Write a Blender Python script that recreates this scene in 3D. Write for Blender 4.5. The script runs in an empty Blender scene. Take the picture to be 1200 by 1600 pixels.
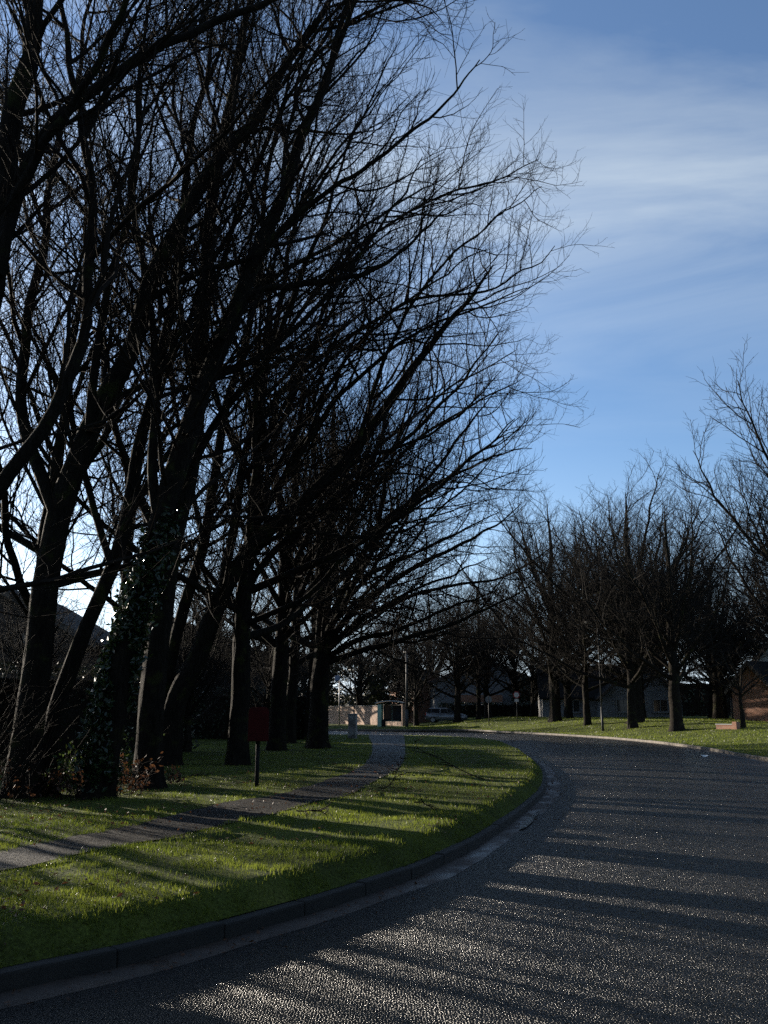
import bpy, bmesh, math, random
import numpy as np
from mathutils import Vector, Matrix

# ------------------------------------------------------------------ scene, camera, sky, sun
S = bpy.context.scene
COL = S.collection
R = math.radians
FPX, CAM_H, HORIZON = 1400.0, 1.60, 1112.0       # focal length in photo pixels, eye height, horizon row
PITCH = math.atan((HORIZON - 800.0) / FPX)
cam_d = bpy.data.cameras.new('camera')
cam = bpy.data.objects.new('camera', cam_d)
COL.objects.link(cam)
cam_d.sensor_fit = 'HORIZONTAL'
cam_d.sensor_width = 36.0
cam_d.lens = 36.0 * FPX / 1200.0
cam_d.clip_end = 6000.0
cam.location = (0, 0, CAM_H)
cam.rotation_euler = (math.pi / 2 + PITCH, 0, 0)
S.camera = cam

SUN_AZ, SUN_EL = R(-47.0), R(13.5)               # azimuth from +Y (view direction), negative = left
sun_dir = Vector((math.sin(SUN_AZ) * math.cos(SUN_EL), math.cos(SUN_AZ) * math.cos(SUN_EL), math.sin(SUN_EL)))
sd = bpy.data.lights.new('sun', 'SUN')
sd.energy = 5.0
sd.angle = R(0.5)
sd.color = (1.0, 0.89, 0.74)
sun = bpy.data.objects.new('sun', sd)
COL.objects.link(sun)
sun.rotation_euler = (-sun_dir).to_track_quat('-Z', 'Y').to_euler()
sun.location = sun_dir * 200

W = bpy.data.worlds.new('World')
S.world = W
W.use_nodes = True
wn, wl = W.node_tree.nodes, W.node_tree.links
wn.clear()
w_out = wn.new('ShaderNodeOutputWorld')
w_bg = wn.new('ShaderNodeBackground')
w_bg.inputs['Strength'].default_value = 0.080
sky = wn.new('ShaderNodeTexSky')
sky.sky_type = 'NISHITA'
sky.sun_disc = False
sky.sun_elevation = SUN_EL
sky.sun_rotation = SUN_AZ
sky.air_density = 1.0
sky.dust_density = 0.9
sky.ozone_density = 4.5
sky.altitude = 50
# thin streaks of cirrus over the whole dome: noise on the direction projected to a flat layer
tc = wn.new('ShaderNodeTexCoord')
sep = wn.new('ShaderNodeSeparateXYZ')
wl.new(tc.outputs['Generated'], sep.inputs[0])
def wmath(op, a, b=None, clamp=False):
    n = wn.new('ShaderNodeMath'); n.operation = op; n.use_clamp = clamp
    for i, v in enumerate((a, b)):
        if v is None: continue
        if isinstance(v, (int, float)): n.inputs[i].default_value = v
        else: wl.new(v, n.inputs[i])
    return n.outputs[0]
zz = wmath('ADD', wmath('MAXIMUM', sep.outputs['Z'], 0.0), 0.12)
px_ = wmath('DIVIDE', sep.outputs['X'], zz)
py_ = wmath('DIVIDE', sep.outputs['Y'], zz)
comb = wn.new('ShaderNodeCombineXYZ')
wl.new(px_, comb.inputs[0]); wl.new(py_, comb.inputs[1])
CLX, CLY = 5.2, 5.4
mp = wn.new('ShaderNodeMapping')
mp.inputs['Rotation'].default_value = (0, 0, R(-62))
mp.inputs['Scale'].default_value = (0.55, 1.35, 1)
mp.inputs['Location'].default_value = (CLX, CLY, 0)
wl.new(comb.outputs[0], mp.inputs['Vector'])
nz = wn.new('ShaderNodeTexNoise')
nz.inputs['Scale'].default_value = 1.7
nz.inputs['Detail'].default_value = 8
nz.inputs['Roughness'].default_value = 0.56
nz.inputs['Distortion'].default_value = 0.55
wl.new(mp.outputs[0], nz.inputs['Vector'])
cr = wn.new('ShaderNodeValToRGB')
cr.color_ramp.elements[0].position = 0.44
cr.color_ramp.elements[1].position = 0.74
wl.new(nz.outputs['Fac'], cr.inputs[0])
mixc = wn.new('ShaderNodeMix'); mixc.data_type = 'RGBA'
hz = wmath('POWER', wmath('SUBTRACT', 1.0, wmath('MAXIMUM', sep.outputs['Z'], 0.0), True), 7.0)   # thicker veil low down
hi_ = wn.new('ShaderNodeMapRange'); hi_.interpolation_type = 'SMOOTHSTEP'     # the cirrus thins out low down
hi_.inputs['From Min'].default_value = 0.30; hi_.inputs['From Max'].default_value = 0.52; hi_.inputs['To Min'].default_value = 0.12
wl.new(sep.outputs['Z'], hi_.inputs['Value'])
veil = wmath('MAXIMUM', wmath('ADD', wmath('MULTIPLY', wmath('MULTIPLY', cr.outputs[0], hi_.outputs[0]), 0.80), 0.08), wmath('MULTIPLY', hz, 0.85))
wl.new(veil, mixc.inputs['Factor'])
wl.new(sky.outputs[0], mixc.inputs['A'])
bw = wn.new('ShaderNodeRGBToBW'); wl.new(sky.outputs[0], bw.inputs[0])
lum = wmath('ADD', wmath('MULTIPLY', bw.outputs[0], 1.22), 1.35)
cc = wn.new('ShaderNodeCombineColor')
wl.new(wmath('MULTIPLY', lum, 0.94), cc.inputs[0]); wl.new(wmath('MULTIPLY', lum, 1.13), cc.inputs[1]); wl.new(wmath('MULTIPLY', lum, 1.36), cc.inputs[2])
wl.new(cc.outputs[0], mixc.inputs['B'])
wl.new(mixc.outputs['Result'], w_bg.inputs['Color'])
wl.new(w_bg.outputs[0], w_out.inputs['Surface'])

S.view_settings.view_transform = 'Standard'
S.view_settings.look = 'None'
S.view_settings.gamma = 1.0
S.view_settings.exposure = 1.35
S.view_settings.use_curve_mapping = False
S.render.engine = 'CYCLES'
S.cycles.use_denoising = False
S.cycles.max_bounces = 6
S.cycles.diffuse_bounces = 3
S.cycles.glossy_bounces = 3
S.cycles.transmission_bounces = 4
S.cycles.transparent_max_bounces = 8

rng = np.random.default_rng(7)

# ------------------------------------------------------------------ helpers
def tag(o, label=None, cat=None, group=None, kind=None):
    if label: o['label'] = label
    if cat: o['category'] = cat
    if group: o['group'] = group
    if kind: o['kind'] = kind
    return o

def link(name, data, parent=None, mat=None):
    o = bpy.data.objects.new(name, data)
    COL.objects.link(o)
    if parent is not None: o.parent = parent
    if mat is not None and data is not None and len(data.materials) == 0:
        data.materials.append(mat)
    return o

def empty(name, loc=(0, 0, 0), rz=0.0):
    o = bpy.data.objects.new(name, None)
    COL.objects.link(o)
    o.empty_display_size = 0.2
    o.location = loc
    o.rotation_euler = (0, 0, rz)
    return o

def np_mesh(name, verts, faces, smooth=True):
    """verts (N,3); faces: list of int arrays (M,k)"""
    me = bpy.data.meshes.new(name)
    verts = np.ascontiguousarray(verts, dtype=np.float32)
    me.vertices.add(len(verts))
    me.vertices.foreach_set('co', verts.ravel())
    if not isinstance(faces, (list, tuple)): faces = [faces]
    faces = [np.asarray(f, dtype=np.int32) for f in faces if len(f)]
    loops = np.concatenate([f.ravel() for f in faces])
    tot = np.concatenate([np.full(len(f), f.shape[1], np.int32) for f in faces])
    start = np.concatenate([[0], np.cumsum(tot)[:-1]]).astype(np.int32)
    me.loops.add(len(loops))
    me.loops.foreach_set('vertex_index', loops)
    me.polygons.add(len(tot))
    me.polygons.foreach_set('loop_start', start)
    me.polygons.foreach_set('use_smooth', np.full(len(tot), smooth, dtype=bool))
    me.update(calc_edges=True)
    return me

class MB:
    """collects simple solids into one mesh"""
    def __init__(self): self.bm = bmesh.new()
    def box(self, c, s, rz=0.0, bevel=0.0, rot=None):
        m = Matrix.Translation(c) @ (rot if rot is not None else Matrix.Rotation(rz, 4, 'Z')) @ Matrix.Diagonal((s[0], s[1], s[2], 1))
        r = bmesh.ops.create_cube(self.bm, size=1.0, matrix=m)
        if bevel > 0:
            es = {e for v in r['verts'] for e in v.link_edges}
            bmesh.ops.bevel(self.bm, geom=list(es), offset=bevel, segments=2, affect='EDGES', profile=0.6)
        return self
    def cyl(self, p0, p1, r0, r1=None, n=12):
        p0, p1 = Vector(p0), Vector(p1)
        d = p1 - p0
        q = d.to_track_quat('Z', 'Y').to_matrix().to_4x4()
        m = Matrix.Translation((p0 + p1) / 2) @ q
        bmesh.ops.create_cone(self.bm, cap_ends=True, segments=n, radius1=r0, radius2=r0 if r1 is None else r1, depth=d.length, matrix=m)
        return self
    def poly(self, pts):
        self.bm.faces.new([self.bm.verts.new(p) for p in pts]); return self
    def prism(self, pts, vec):
        a = [self.bm.verts.new(p) for p in pts]
        b = [self.bm.verts.new(Vector(p) + Vector(vec)) for p in pts]
        n = len(a)
        self.bm.faces.new(a); self.bm.faces.new(b[::-1])
        for i in range(n):
            self.bm.faces.new([a[i], b[i], b[(i + 1) % n], a[(i + 1) % n]][::-1])
        return self
    def build(self, name, mat, parent=None, smooth=False):
        bmesh.ops.recalc_face_normals(self.bm, faces=self.bm.faces)
        me = bpy.data.meshes.new(name)
        self.bm.to_mesh(me); self.bm.free()
        if smooth: me.polygons.foreach_set('use_smooth', np.ones(len(me.polygons), bool))
        return link(name, me, parent, mat)

def smoothstep(a, b, x):
    t = np.clip((x - a) / (b - a), 0, 1)
    return t * t * (3 - 2 * t)

CT, ST = math.cos(PITCH), math.sin(PITCH)
def ray(u, v):
    a, b = (u - 600.0) / FPX, (800.0 - v) / FPX
    return np.array([a, CT - b * ST, ST + b * CT])
def at_depth(u, v, y):
    d = ray(u, v)
    return np.array([0, 0, CAM_H]) + d * (y / d[1])
def at_z(u, v, z=0.0):
    d = ray(u, v)
    return np.array([0, 0, CAM_H]) + d * ((z - CAM_H) / d[2])

def catmull(P, n=8):
    P = np.asarray(P, float)
    Q = np.vstack([2 * P[0] - P[1], P, 2 * P[-1] - P[-2]])
    out = []
    t = np.linspace(0, 1, n, endpoint=False)[:, None]
    for i in range(1, len(Q) - 2):
        p0, p1, p2, p3 = Q[i - 1], Q[i], Q[i + 1], Q[i + 2]
        out.append(0.5 * ((2 * p1) + (-p0 + p2) * t + (2 * p0 - 5 * p1 + 4 * p2 - p3) * t ** 2 + (-p0 + 3 * p1 - 3 * p2 + p3) * t ** 3))
    return np.vstack(out + [P[-1:]])
def resample(P, step):
    d = np.r_[0, np.cumsum(np.linalg.norm(np.diff(P, axis=0), axis=1))]
    n = max(2, int(round(d[-1] / step)) + 1)
    s = np.linspace(0, d[-1], n)
    return np.stack([np.interp(s, d, P[:, k]) for k in range(P.shape[1])], 1)
def normals2d(P):
    t = np.gradient(P, axis=0)
    t /= np.linalg.norm(t, axis=1)[:, None]
    return np.stack([-t[:, 1], t[:, 0]], 1)      # left-hand normal
def sdist(P, X):
    """signed distance of points X (M,2) to polyline P; positive on the left of the direction of travel"""
    X = np.asarray(X, float)
    st = max(1, len(P) // 90)
    idx0 = np.arange(0, len(P), st)
    C = P[idx0]
    out = np.empty(len(X))
    nseg = len(P) - 1
    loc = np.arange(-st - 1, st + 2)
    for i in range(0, len(X), 20000):
        x = X[i:i + 20000]
        d2 = (x[:, None, 0] - C[None, :, 0]) ** 2 + (x[:, None, 1] - C[None, :, 1]) ** 2
        k0 = idx0[d2.argmin(1)]
        kk = np.clip(k0[:, None] + loc[None], 0, nseg - 1)
        A = P[kk]; D = P[kk + 1] - A
        wx, wy = x[:, None, 0] - A[..., 0], x[:, None, 1] - A[..., 1]
        dx, dy = D[..., 0], D[..., 1]
        t = np.clip((wx * dx + wy * dy) / (dx * dx + dy * dy), 0, 1)
        e2 = (wx - t * dx) ** 2 + (wy - t * dy) ** 2
        k = e2.argmin(1); r = np.arange(len(x))
        sg = dx[r, k] * wy[r, k] - dy[r, k] * wx[r, k]
        out[i:i + 20000] = np.sqrt(e2[r, k]) * np.where(sg >= 0, 1, -1)
    return out

def vnoise(x, y, seed=0):
    """cheap smooth value noise"""
    xi, yi = np.floor(x).astype(np.int64), np.floor(y).astype(np.int64)
    fx, fy = x - xi, y - yi
    fx, fy = fx * fx * (3 - 2 * fx), fy * fy * (3 - 2 * fy)
    def h(a, b):
        n = (a * 374761393 + b * 668265263 + seed * 974711) & 0x7fffffff
        n = ((n ^ (n >> 13)) * 1274126177) & 0x7fffffff
        return ((n ^ (n >> 16)) & 0xffff) / 65535.0
    return (h(xi, yi) * (1 - fx) + h(xi + 1, yi) * fx) * (1 - fy) + (h(xi, yi + 1) * (1 - fx) + h(xi + 1, yi + 1) * fx) * fy

# ------------------------------------------------------------------ materials
def mat(name):
    m = bpy.data.materials.new(name)
    m.use_nodes = True
    nt = m.node_tree
    return m, nt.nodes, nt.links, nt.nodes['Principled BSDF']
def ramp(n, l, src, stops):
    r = n.new('ShaderNodeValToRGB')
    el = r.color_ramp.elements
    while len(el) < len(stops): el.new(0.5)
    for e, (p, c) in zip(el, stops):
        e.position = p; e.color = (*c, 1)
    l.new(src, r.inputs[0])
    return r.outputs[0]
def noise(n, l, scale, detail=4, rough=0.55, vec=None, dist=0.0):
    t = n.new('ShaderNodeTexNoise')
    t.inputs['Scale'].default_value = scale
    t.inputs['Detail'].default_value = detail
    t.inputs['Roughness'].default_value = rough
    t.inputs['Distortion'].default_value = dist
    if vec is not None: l.new(vec, t.inputs['Vector'])
    return t.outputs['Fac']
def pos(n):
    return n.new('ShaderNodeNewGeometry').outputs['Position']
def objco(n):
    return n.new('ShaderNodeTexCoord').outputs['Object']
def bump(n, l, h, b, strength=0.5, dist=0.02):
    k = n.new('ShaderNodeBump')
    k.inputs['Strength'].default_value = strength
    k.inputs['Distance'].default_value = dist
    l.new(h, k.inputs['Height']); l.new(k.outputs[0], b.inputs['Normal'])
def mixcol(n, l, f, a, b):
    m = n.new('ShaderNodeMix'); m.data_type = 'RGBA'
    for s, v in (('Factor', f), ('A', a), ('B', b)):
        if isinstance(v, tuple): m.inputs[s].default_value = (*v, 1)
        elif isinstance(v, (int, float)): m.inputs[s].default_value = v
        else: l.new(v, m.inputs[s])
    return m.outputs['Result']

def simple(name, c, rough=0.6, metal=0.0, var=0.25, scale=6.0, bmp=0.0, spec=0.5):
    m, n, l, b = mat(name)
    o = objco(n)
    f = noise(n, l, scale, 5, 0.6, o)
    lo = tuple(x * (1 - var) for x in c); hi = tuple(min(1, x * (1 + var)) for x in c)
    l.new(ramp(n, l, f, [(0.3, lo), (0.7, hi)]), b.inputs['Base Color'])
    b.inputs['Roughness'].default_value = rough
    b.inputs['Metallic'].default_value = metal
    b.inputs['Specular IOR Level'].default_value = spec
    if bmp: bump(n, l, noise(n, l, scale * 6, 4, 0.6, o), b, bmp, 0.01)
    return m

def bark_mat(name, dark, light, moss, moss_amt):
    m, n, l, b = mat(name)
    p = pos(n)
    mpn = n.new('ShaderNodeMapping'); mpn.inputs['Scale'].default_value = (1, 1, 0.22)
    l.new(p, mpn.inputs['Vector'])
    f = noise(n, l, 22, 6, 0.65, mpn.outputs[0], 0.4)
    c = ramp(n, l, f, [(0.35, dark), (0.68, light)])
    mf = noise(n, l, 2.6, 5, 0.6, p)
    mr = ramp(n, l, mf, [(0.62 - moss_amt, (0, 0, 0)), (0.80 - moss_amt, (1, 1, 1))])
    l.new(mixcol(n, l, mr, c, moss), b.inputs['Base Color'])
    b.inputs['Roughness'].default_value = 0.85
    b.inputs['Specular IOR Level'].default_value = 0.05
    bump(n, l, f, b, 1.0, 0.06)
    return m
M = {}
M['bark'] = bark_mat('bark_mossy', (0.0055, 0.0045, 0.0035), (0.017, 0.0135, 0.010), (0.034, 0.037, 0.009), 0.07)
M['bark_far'] = bark_mat('bark_grey', (0.009, 0.0075, 0.006), (0.026, 0.021, 0.016), (0.040, 0.042, 0.014), 0.06)
M['twig'] = simple('twig', (0.013, 0.010, 0.0075), 0.85, var=0.3, scale=3, spec=0.05)
M['twig_far'] = simple('twig_far', (0.019, 0.0165, 0.014), 0.85, var=0.3, scale=3, spec=0.05)

def leafy(name, c1, c2, trans, rough=0.45, scale=40.0, big=0.6, spec=0.4):
    m, n, l, b = mat(name)
    p = pos(n)
    f = n.new('ShaderNodeMath'); f.operation = 'ADD'
    f1 = n.new('ShaderNodeMath'); f1.operation = 'MULTIPLY'; f1.inputs[1].default_value = 0.5
    f2 = n.new('ShaderNodeMath'); f2.operation = 'MULTIPLY'; f2.inputs[1].default_value = 0.5
    l.new(noise(n, l, scale, 2, 0.6, p), f1.inputs[0]); l.new(noise(n, l, big, 4, 0.6, p), f2.inputs[0])
    l.new(f1.outputs[0], f.inputs[0]); l.new(f2.outputs[0], f.inputs[1])
    c = ramp(n, l, f.outputs[0], [(0.36, c1), (0.64, c2)])
    l.new(c, b.inputs['Base Color'])
    b.inputs['Roughness'].default_value = rough
    b.inputs['Specular IOR Level'].default_value = spec
    t = n.new('ShaderNodeBsdfTranslucent')
    l.new(c, t.inputs['Color'])
    mx = n.new('ShaderNodeMixShader'); mx.inputs[0].default_value = trans
    l.new(b.outputs[0], mx.inputs[1]); l.new(t.outputs[0], mx.inputs[2])
    l.new(mx.outputs[0], n['Material Output'].inputs['Surface'])
    return m
M['grass'] = leafy('grass_blade', (0.048, 0.076, 0.009), (0.160, 0.185, 0.026), 0.6, 0.42, 30.0, 0.9, 0.3)
M['ivy'] = leafy('ivy_leaf', (0.008, 0.016, 0.005), (0.022, 0.038, 0.010), 0.12, 0.30, 20.0)
M['evergreen'] = leafy('evergreen_leaf', (0.012, 0.018, 0.008), (0.030, 0.038, 0.016), 0.1, 0.5, 8.0)
M['bramble_leaf'] = leafy('bramble_leaf', (0.030, 0.055, 0.012), (0.075, 0.100, 0.025), 0.4, 0.4, 20.0)
M['dead_leaf'] = leafy('dead_leaf', (0.032, 0.016, 0.008), (0.105, 0.046, 0.019), 0.35, 0.6, 25.0)

def ground_mat():
    m, n, l, b = mat('turf_soil')
    p = pos(n)
    f = noise(n, l, 0.9, 6, 0.65, p)
    c = ramp(n, l, f, [(0.32, (0.046, 0.052, 0.015)), (0.55, (0.090, 0.115, 0.020)), (0.72, (0.130, 0.140, 0.030))])
    f2 = noise(n, l, 38, 3, 0.6, p)
    c2 = ramp(n, l, f2, [(0.35, (0.45, 0.45, 0.45)), (0.65, (1, 1, 1))])
    mm = n.new('ShaderNodeMix'); mm.data_type = 'RGBA'; mm.blend_type = 'MULTIPLY'; mm.inputs['Factor'].default_value = 1
    l.new(c, mm.inputs['A']); l.new(c2, mm.inputs['B'])
    l.new(mm.outputs['Result'], b.inputs['Base Color'])
    b.inputs['Roughness'].default_value = 0.95
    b.inputs['Specular IOR Level'].default_value = 0.1
    bump(n, l, f2, b, 1.0, 0.05)
    return m
M['ground'] = ground_mat()

def asphalt(name, lo, hi, scale, tilt, rough, spec=0.5, dome=2.2, wear=False):
    m, n, l, b = mat(name)
    g = n.new('ShaderNodeNewGeometry')
    p = g.outputs['Position']
    vo = n.new('ShaderNodeTexVoronoi'); vo.voronoi_dimensions = '2D'; vo.inputs['Scale'].default_value = scale
    l.new(p, vo.inputs['Vector'])
    sv = n.new('ShaderNodeSeparateColor'); l.new(vo.outputs['Color'], sv.inputs[0])
    c = ramp(n, l, sv.outputs[0], [(0.0, lo), (0.75, tuple((a + h) / 2 for a, h in zip(lo, hi))), (1.0, hi)])
    # bitumen between the chips
    ed = ramp(n, l, vo.outputs['Distance'], [(0.30, (1, 1, 1)), (0.62, (0.25, 0.25, 0.25))])
    mm = n.new('ShaderNodeMix'); mm.data_type = 'RGBA'; mm.blend_type = 'MULTIPLY'; mm.inputs['Factor'].default_value = 1
    l.new(c, mm.inputs['A']); l.new(ed, mm.inputs['B'])
    pf = noise(n, l, 0.35, 5, 0.6, p, 0.6)
    pr = ramp(n, l, pf, [(0.35, (0.68, 0.68, 0.70)), (0.68, (1.1, 1.08, 1.05))])
    m2 = n.new('ShaderNodeMix'); m2.data_type = 'RGBA'; m2.blend_type = 'MULTIPLY'; m2.inputs['Factor'].default_value = 1
    l.new(mm.outputs['Result'], m2.inputs['A']); l.new(pr, m2.inputs['B'])
    res = m2.outputs['Result']
    if wear:
        ac = n.new('ShaderNodeAttribute'); ac.attribute_name = 'across'
        wv = n.new('ShaderNodeMath'); wv.operation = 'MULTIPLY'; wv.inputs[1].default_value = 2 * math.pi * 4.0
        l.new(ac.outputs['Fac'], wv.inputs[0])
        nzz = n.new('ShaderNodeMath'); nzz.operation = 'MULTIPLY'; nzz.inputs[1].default_value = 1.6
        l.new(noise(n, l, 0.5, 3, 0.5, p), nzz.inputs[0])
        wa_ = n.new('ShaderNodeMath'); wa_.operation = 'ADD'; l.new(wv.outputs[0], wa_.inputs[0]); l.new(nzz.outputs[0], wa_.inputs[1])
        cs = n.new('ShaderNodeMath'); cs.operation = 'COSINE'; l.new(wa_.outputs[0], cs.inputs[0])
        band = ramp(n, l, cs.outputs[0], [(0.0, (1.12, 1.10, 1.08)), (0.9, (0.72, 0.72, 0.74))])
        m3 = n.new('ShaderNodeMix'); m3.data_type = 'RGBA'; m3.blend_type = 'MULTIPLY'; m3.inputs['Factor'].default_value = 1
        l.new(res, m3.inputs['A']); l.new(band, m3.inputs['B'])
        ck = n.new('ShaderNodeTexVoronoi'); ck.feature = 'DISTANCE_TO_EDGE'; ck.voronoi_dimensions = '2D'; ck.inputs['Scale'].default_value = 0.28
        wp_ = n.new('ShaderNodeVectorMath'); wp_.operation = 'ADD'
        ns = n.new('ShaderNodeTexNoise'); ns.inputs['Scale'].default_value = 1.1; ns.inputs['Detail'].default_value = 5; l.new(p, ns.inputs['Vector'])
        sc_ = n.new('ShaderNodeVectorMath'); sc_.operation = 'SCALE'; sc_.inputs['Scale'].default_value = 1.4; l.new(ns.outputs['Color'], sc_.inputs[0])
        l.new(p, wp_.inputs[0]); l.new(sc_.outputs[0], wp_.inputs[1]); l.new(wp_.outputs[0], ck.inputs['Vector'])
        crk = ramp(n, l, ck.outputs['Distance'], [(0.002, (0.30, 0.30, 0.30)), (0.008, (1, 1, 1))])
        m4 = n.new('ShaderNodeMix'); m4.data_type = 'RGBA'; m4.blend_type = 'MULTIPLY'; m4.inputs['Factor'].default_value = 1
        l.new(m3.outputs['Result'], m4.inputs['A']); l.new(crk, m4.inputs['B'])
        res = m4.outputs['Result']
    l.new(res, b.inputs['Base Color'])
    # each chip lies at its own small tilt
    s1 = n.new('ShaderNodeVectorMath'); s1.operation = 'SUBTRACT'; s1.inputs[1].default_value = (0.5, 0.5, 0.5)
    l.new(vo.outputs['Color'], s1.inputs[0])
    s2 = n.new('ShaderNodeVectorMath'); s2.operation = 'MULTIPLY'; s2.inputs[1].default_value = (tilt * 0.9, tilt * 0.9, 0)
    l.new(s1.outputs[0], s2.inputs[0])
    dv = n.new('ShaderNodeVectorMath'); dv.operation = 'SUBTRACT'
    l.new(p, dv.inputs[0]); l.new(vo.outputs['Position'], dv.inputs[1])
    dm = n.new('ShaderNodeVectorMath'); dm.operation = 'MULTIPLY'; dm.inputs[1].default_value = (scale * dome, scale * dome, 0)
    l.new(dv.outputs[0], dm.inputs[0])
    da = n.new('ShaderNodeVectorMath'); da.operation = 'ADD'
    l.new(dm.outputs[0], da.inputs[0]); l.new(s2.outputs[0], da.inputs[1])
    s3 = n.new('ShaderNodeVectorMath'); s3.operation = 'ADD'
    l.new(da.outputs[0], s3.inputs[0]); l.new(g.outputs['Normal'], s3.inputs[1])
    s4 = n.new('ShaderNodeVectorMath'); s4.operation = 'NORMALIZE'
    l.new(s3.outputs[0], s4.inputs[0])
    l.new(s4.outputs[0], b.inputs['Normal'])
    rr = ramp(n, l, sv.outputs[1], [(0.0, (rough * 0.6,) * 3), (1.0, (min(1, rough * 1.5),) * 3)])
    l.new(rr, b.inputs['Roughness'])
    b.inputs['Specular IOR Level'].default_value = spec
    return m
M['road'] = asphalt('road_chippings', (0.006, 0.006, 0.0065), (0.026, 0.024, 0.022), 64, 1.2, 0.30, 0.21, 3.0, True)
M['path'] = asphalt('footpath_tarmac', (0.011, 0.009, 0.007), (0.034, 0.028, 0.020), 95, 0.5, 0.6, 0.12, 0.7)

def concrete(name, c, rough=0.7, dirt=(0.03, 0.025, 0.018), amt=0.5, wet=False):
    m, n, l, b = mat(name)
    p = pos(n)
    f = noise(n, l, 3.2, 6, 0.65, p, 0.5)
    base = ramp(n, l, noise(n, l, 45, 4, 0.6, p), [(0.3, tuple(x * 0.7 for x in c)), (0.7, c)])
    k = ramp(n, l, f, [(0.5 - amt * 0.25, (0, 0, 0)), (0.5 + 0.2, (1, 1, 1))])
    l.new(mixcol(n, l, k, base, dirt), b.inputs['Base Color'])
    if wet:
        l.new(ramp(n, l, noise(n, l, 1.3, 4, 0.6, p), [(0.36, (0.30,) * 3), (0.55, (0.8,) * 3)]), b.inputs['Roughness'])
    else: b.inputs['Roughness'].default_value = rough
    bump(n, l, noise(n, l, 70, 4, 0.6, p), b, 0.4, 0.006)
    return m
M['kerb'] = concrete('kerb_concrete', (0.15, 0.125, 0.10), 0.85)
M['kerb_dark'] = concrete('kerb_concrete_shade_dirt', (0.018, 0.016, 0.013), 0.9, (0.006, 0.006, 0.0045), amt=0.9)  # near-black colour holds the kerb's deep shade along with moss and dirt
M['gutter'] = concrete('gutter_silt', (0.050, 0.036, 0.026), 0.7, (0.018, 0.013, 0.009), 0.7, wet=True)
M['far_concrete'] = concrete('pillar_concrete', (0.26, 0.25, 0.24), 0.85)

# ------------------------------------------------------------------ ground plan (metres; camera at the origin looking along +Y)
def gpts(px, z=0.0): return [at_z(u, v, z)[:2] for u, v in px]
left_kerb_px = [(0, 1555), (200, 1511), (400, 1456), (560, 1406), (680, 1360), (770, 1310), (828, 1265), (853, 1236), (850, 1207), (826, 1186), (795, 1168)]
LK = np.array([(-13.5, -2.2), (-9.0, 0.2), (-5.2, 2.6)] + gpts(left_kerb_px) + [(6.0, 47.5), (5.4, 53.0), (3.4, 57.2), (0.0, 59.6), (-5, 60.8), (-14, 61.5), (-30, 62), (-90, 62)])
LK = resample(catmull(LK, 10), 0.30)
right_kerb_px = [(1200, 1190), (1100, 1172), (1000, 1159), (900, 1151), (800, 1145.5), (720, 1141.5)]
RK = np.array([(-2.0, -6.5), (4.1, -1.2), (8.6, 4.6), (11.2, 11.5), (12.6, 20.0)] + gpts(right_kerb_px) + [(1.5, 79.6), (-6, 80.6), (-20, 81), (-90, 81)])
RK = resample(catmull(RK, 10), 0.30)

def z_left(x, y, s):
    hv = 0.29 - 0.14 * smoothstep(32, 50, y)
    b = 0.12 + (hv - 0.12) * smoothstep(0.08, 0.36, s)
    und = (vnoise(x * 0.8, y * 0.8, 3) - 0.5) * 0.07 + (vnoise(x * 2.3, y * 2.3, 5) - 0.5) * 0.035
    return b + und * smoothstep(0.3, 1.5, s)
def z_right(x, y, s):
    a = (0.40 + 0.45 * smoothstep(45, 68, y)) * smoothstep(3, 13, x) + 0.06
    und = (vnoise(x * 0.6, y * 0.6, 9) - 0.5) * 0.10
    return 0.12 + a * smoothstep(0.1, 8.0, s) + und * smoothstep(0.5, 3, s)
def height(X):
    X = np.atleast_2d(np.asarray(X, float))
    sl, sr = sdist(LK, X), -sdist(RK, X)
    z = np.zeros(len(X))
    z = np.where(sl > 0.1, z_left(X[:, 0], X[:, 1], sl), z)
    z = np.where(sr > 0.1, z_right(X[:, 0], X[:, 1], sr), z)
    return z
def at_ground(u, v):
    d = ray(u, v)
    lo, hi = 3.0, 130.0
    for _ in range(2):
        t = np.linspace(lo, hi, 160)
        P = np.array([0, 0, CAM_H])[None] + d[None] * (t / d[1])[:, None]
        dz = P[:, 2] - height(P[:, :2])
        k = int(np.argmax(dz <= 0)) if (dz <= 0).any() else len(t) - 1
        lo, hi = t[max(0, k - 1)], t[k]
    p = P[k].copy(); p[2] = height(p[None, :2])[0]
    return p
def on_ground(x, y): return np.array([x, y, height([[x, y]])[0]])

# path edges
pl_px = [(0, 1333), (100, 1311), (200, 1291), (320, 1263), (400, 1248), (470, 1232), (540, 1211), (572, 1190), (582, 1172), (580, 1158)]
pr_px = [(0, 1362), (100, 1341), (200, 1321), (300, 1302), (400, 1279), (480, 1258), (560, 1236), (618, 1205), (632, 1184), (633, 1166)]
def unproj_path(px): return [at_ground(u, v)[:2] for u, v in px]
pL, pR = np.array(unproj_path(pl_px)), np.array(unproj_path(pr_px))
pL = np.vstack([[pL[0] + (pL[0] - pL[2]) * 1.6], pL, [(-0.9, 55.0), (-0.9, 61.6)]])
pR = np.vstack([[pR[0] + (pR[0] - pR[2]) * 1.6], pR, [(1.2, 55.0), (1.2, 61.0)]])
pL = resample(catmull(pL, 8), 0.1); pR = resample(catmull(pR, 8), 0.1)
def nsamp(P, n):
    d = np.r_[0, np.cumsum(np.linalg.norm(np.diff(P, axis=0), axis=1))]
    s = np.linspace(0, d[-1], n)
    return np.stack([np.interp(s, d, P[:, 0]), np.interp(s, d, P[:, 1])], 1)
NP = 320
pL, pR = nsamp(pL, NP), nsamp(pR, NP)
PC = (pL + pR) / 2
PWID = np.linalg.norm(pL - pR, axis=1) / 2

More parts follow.
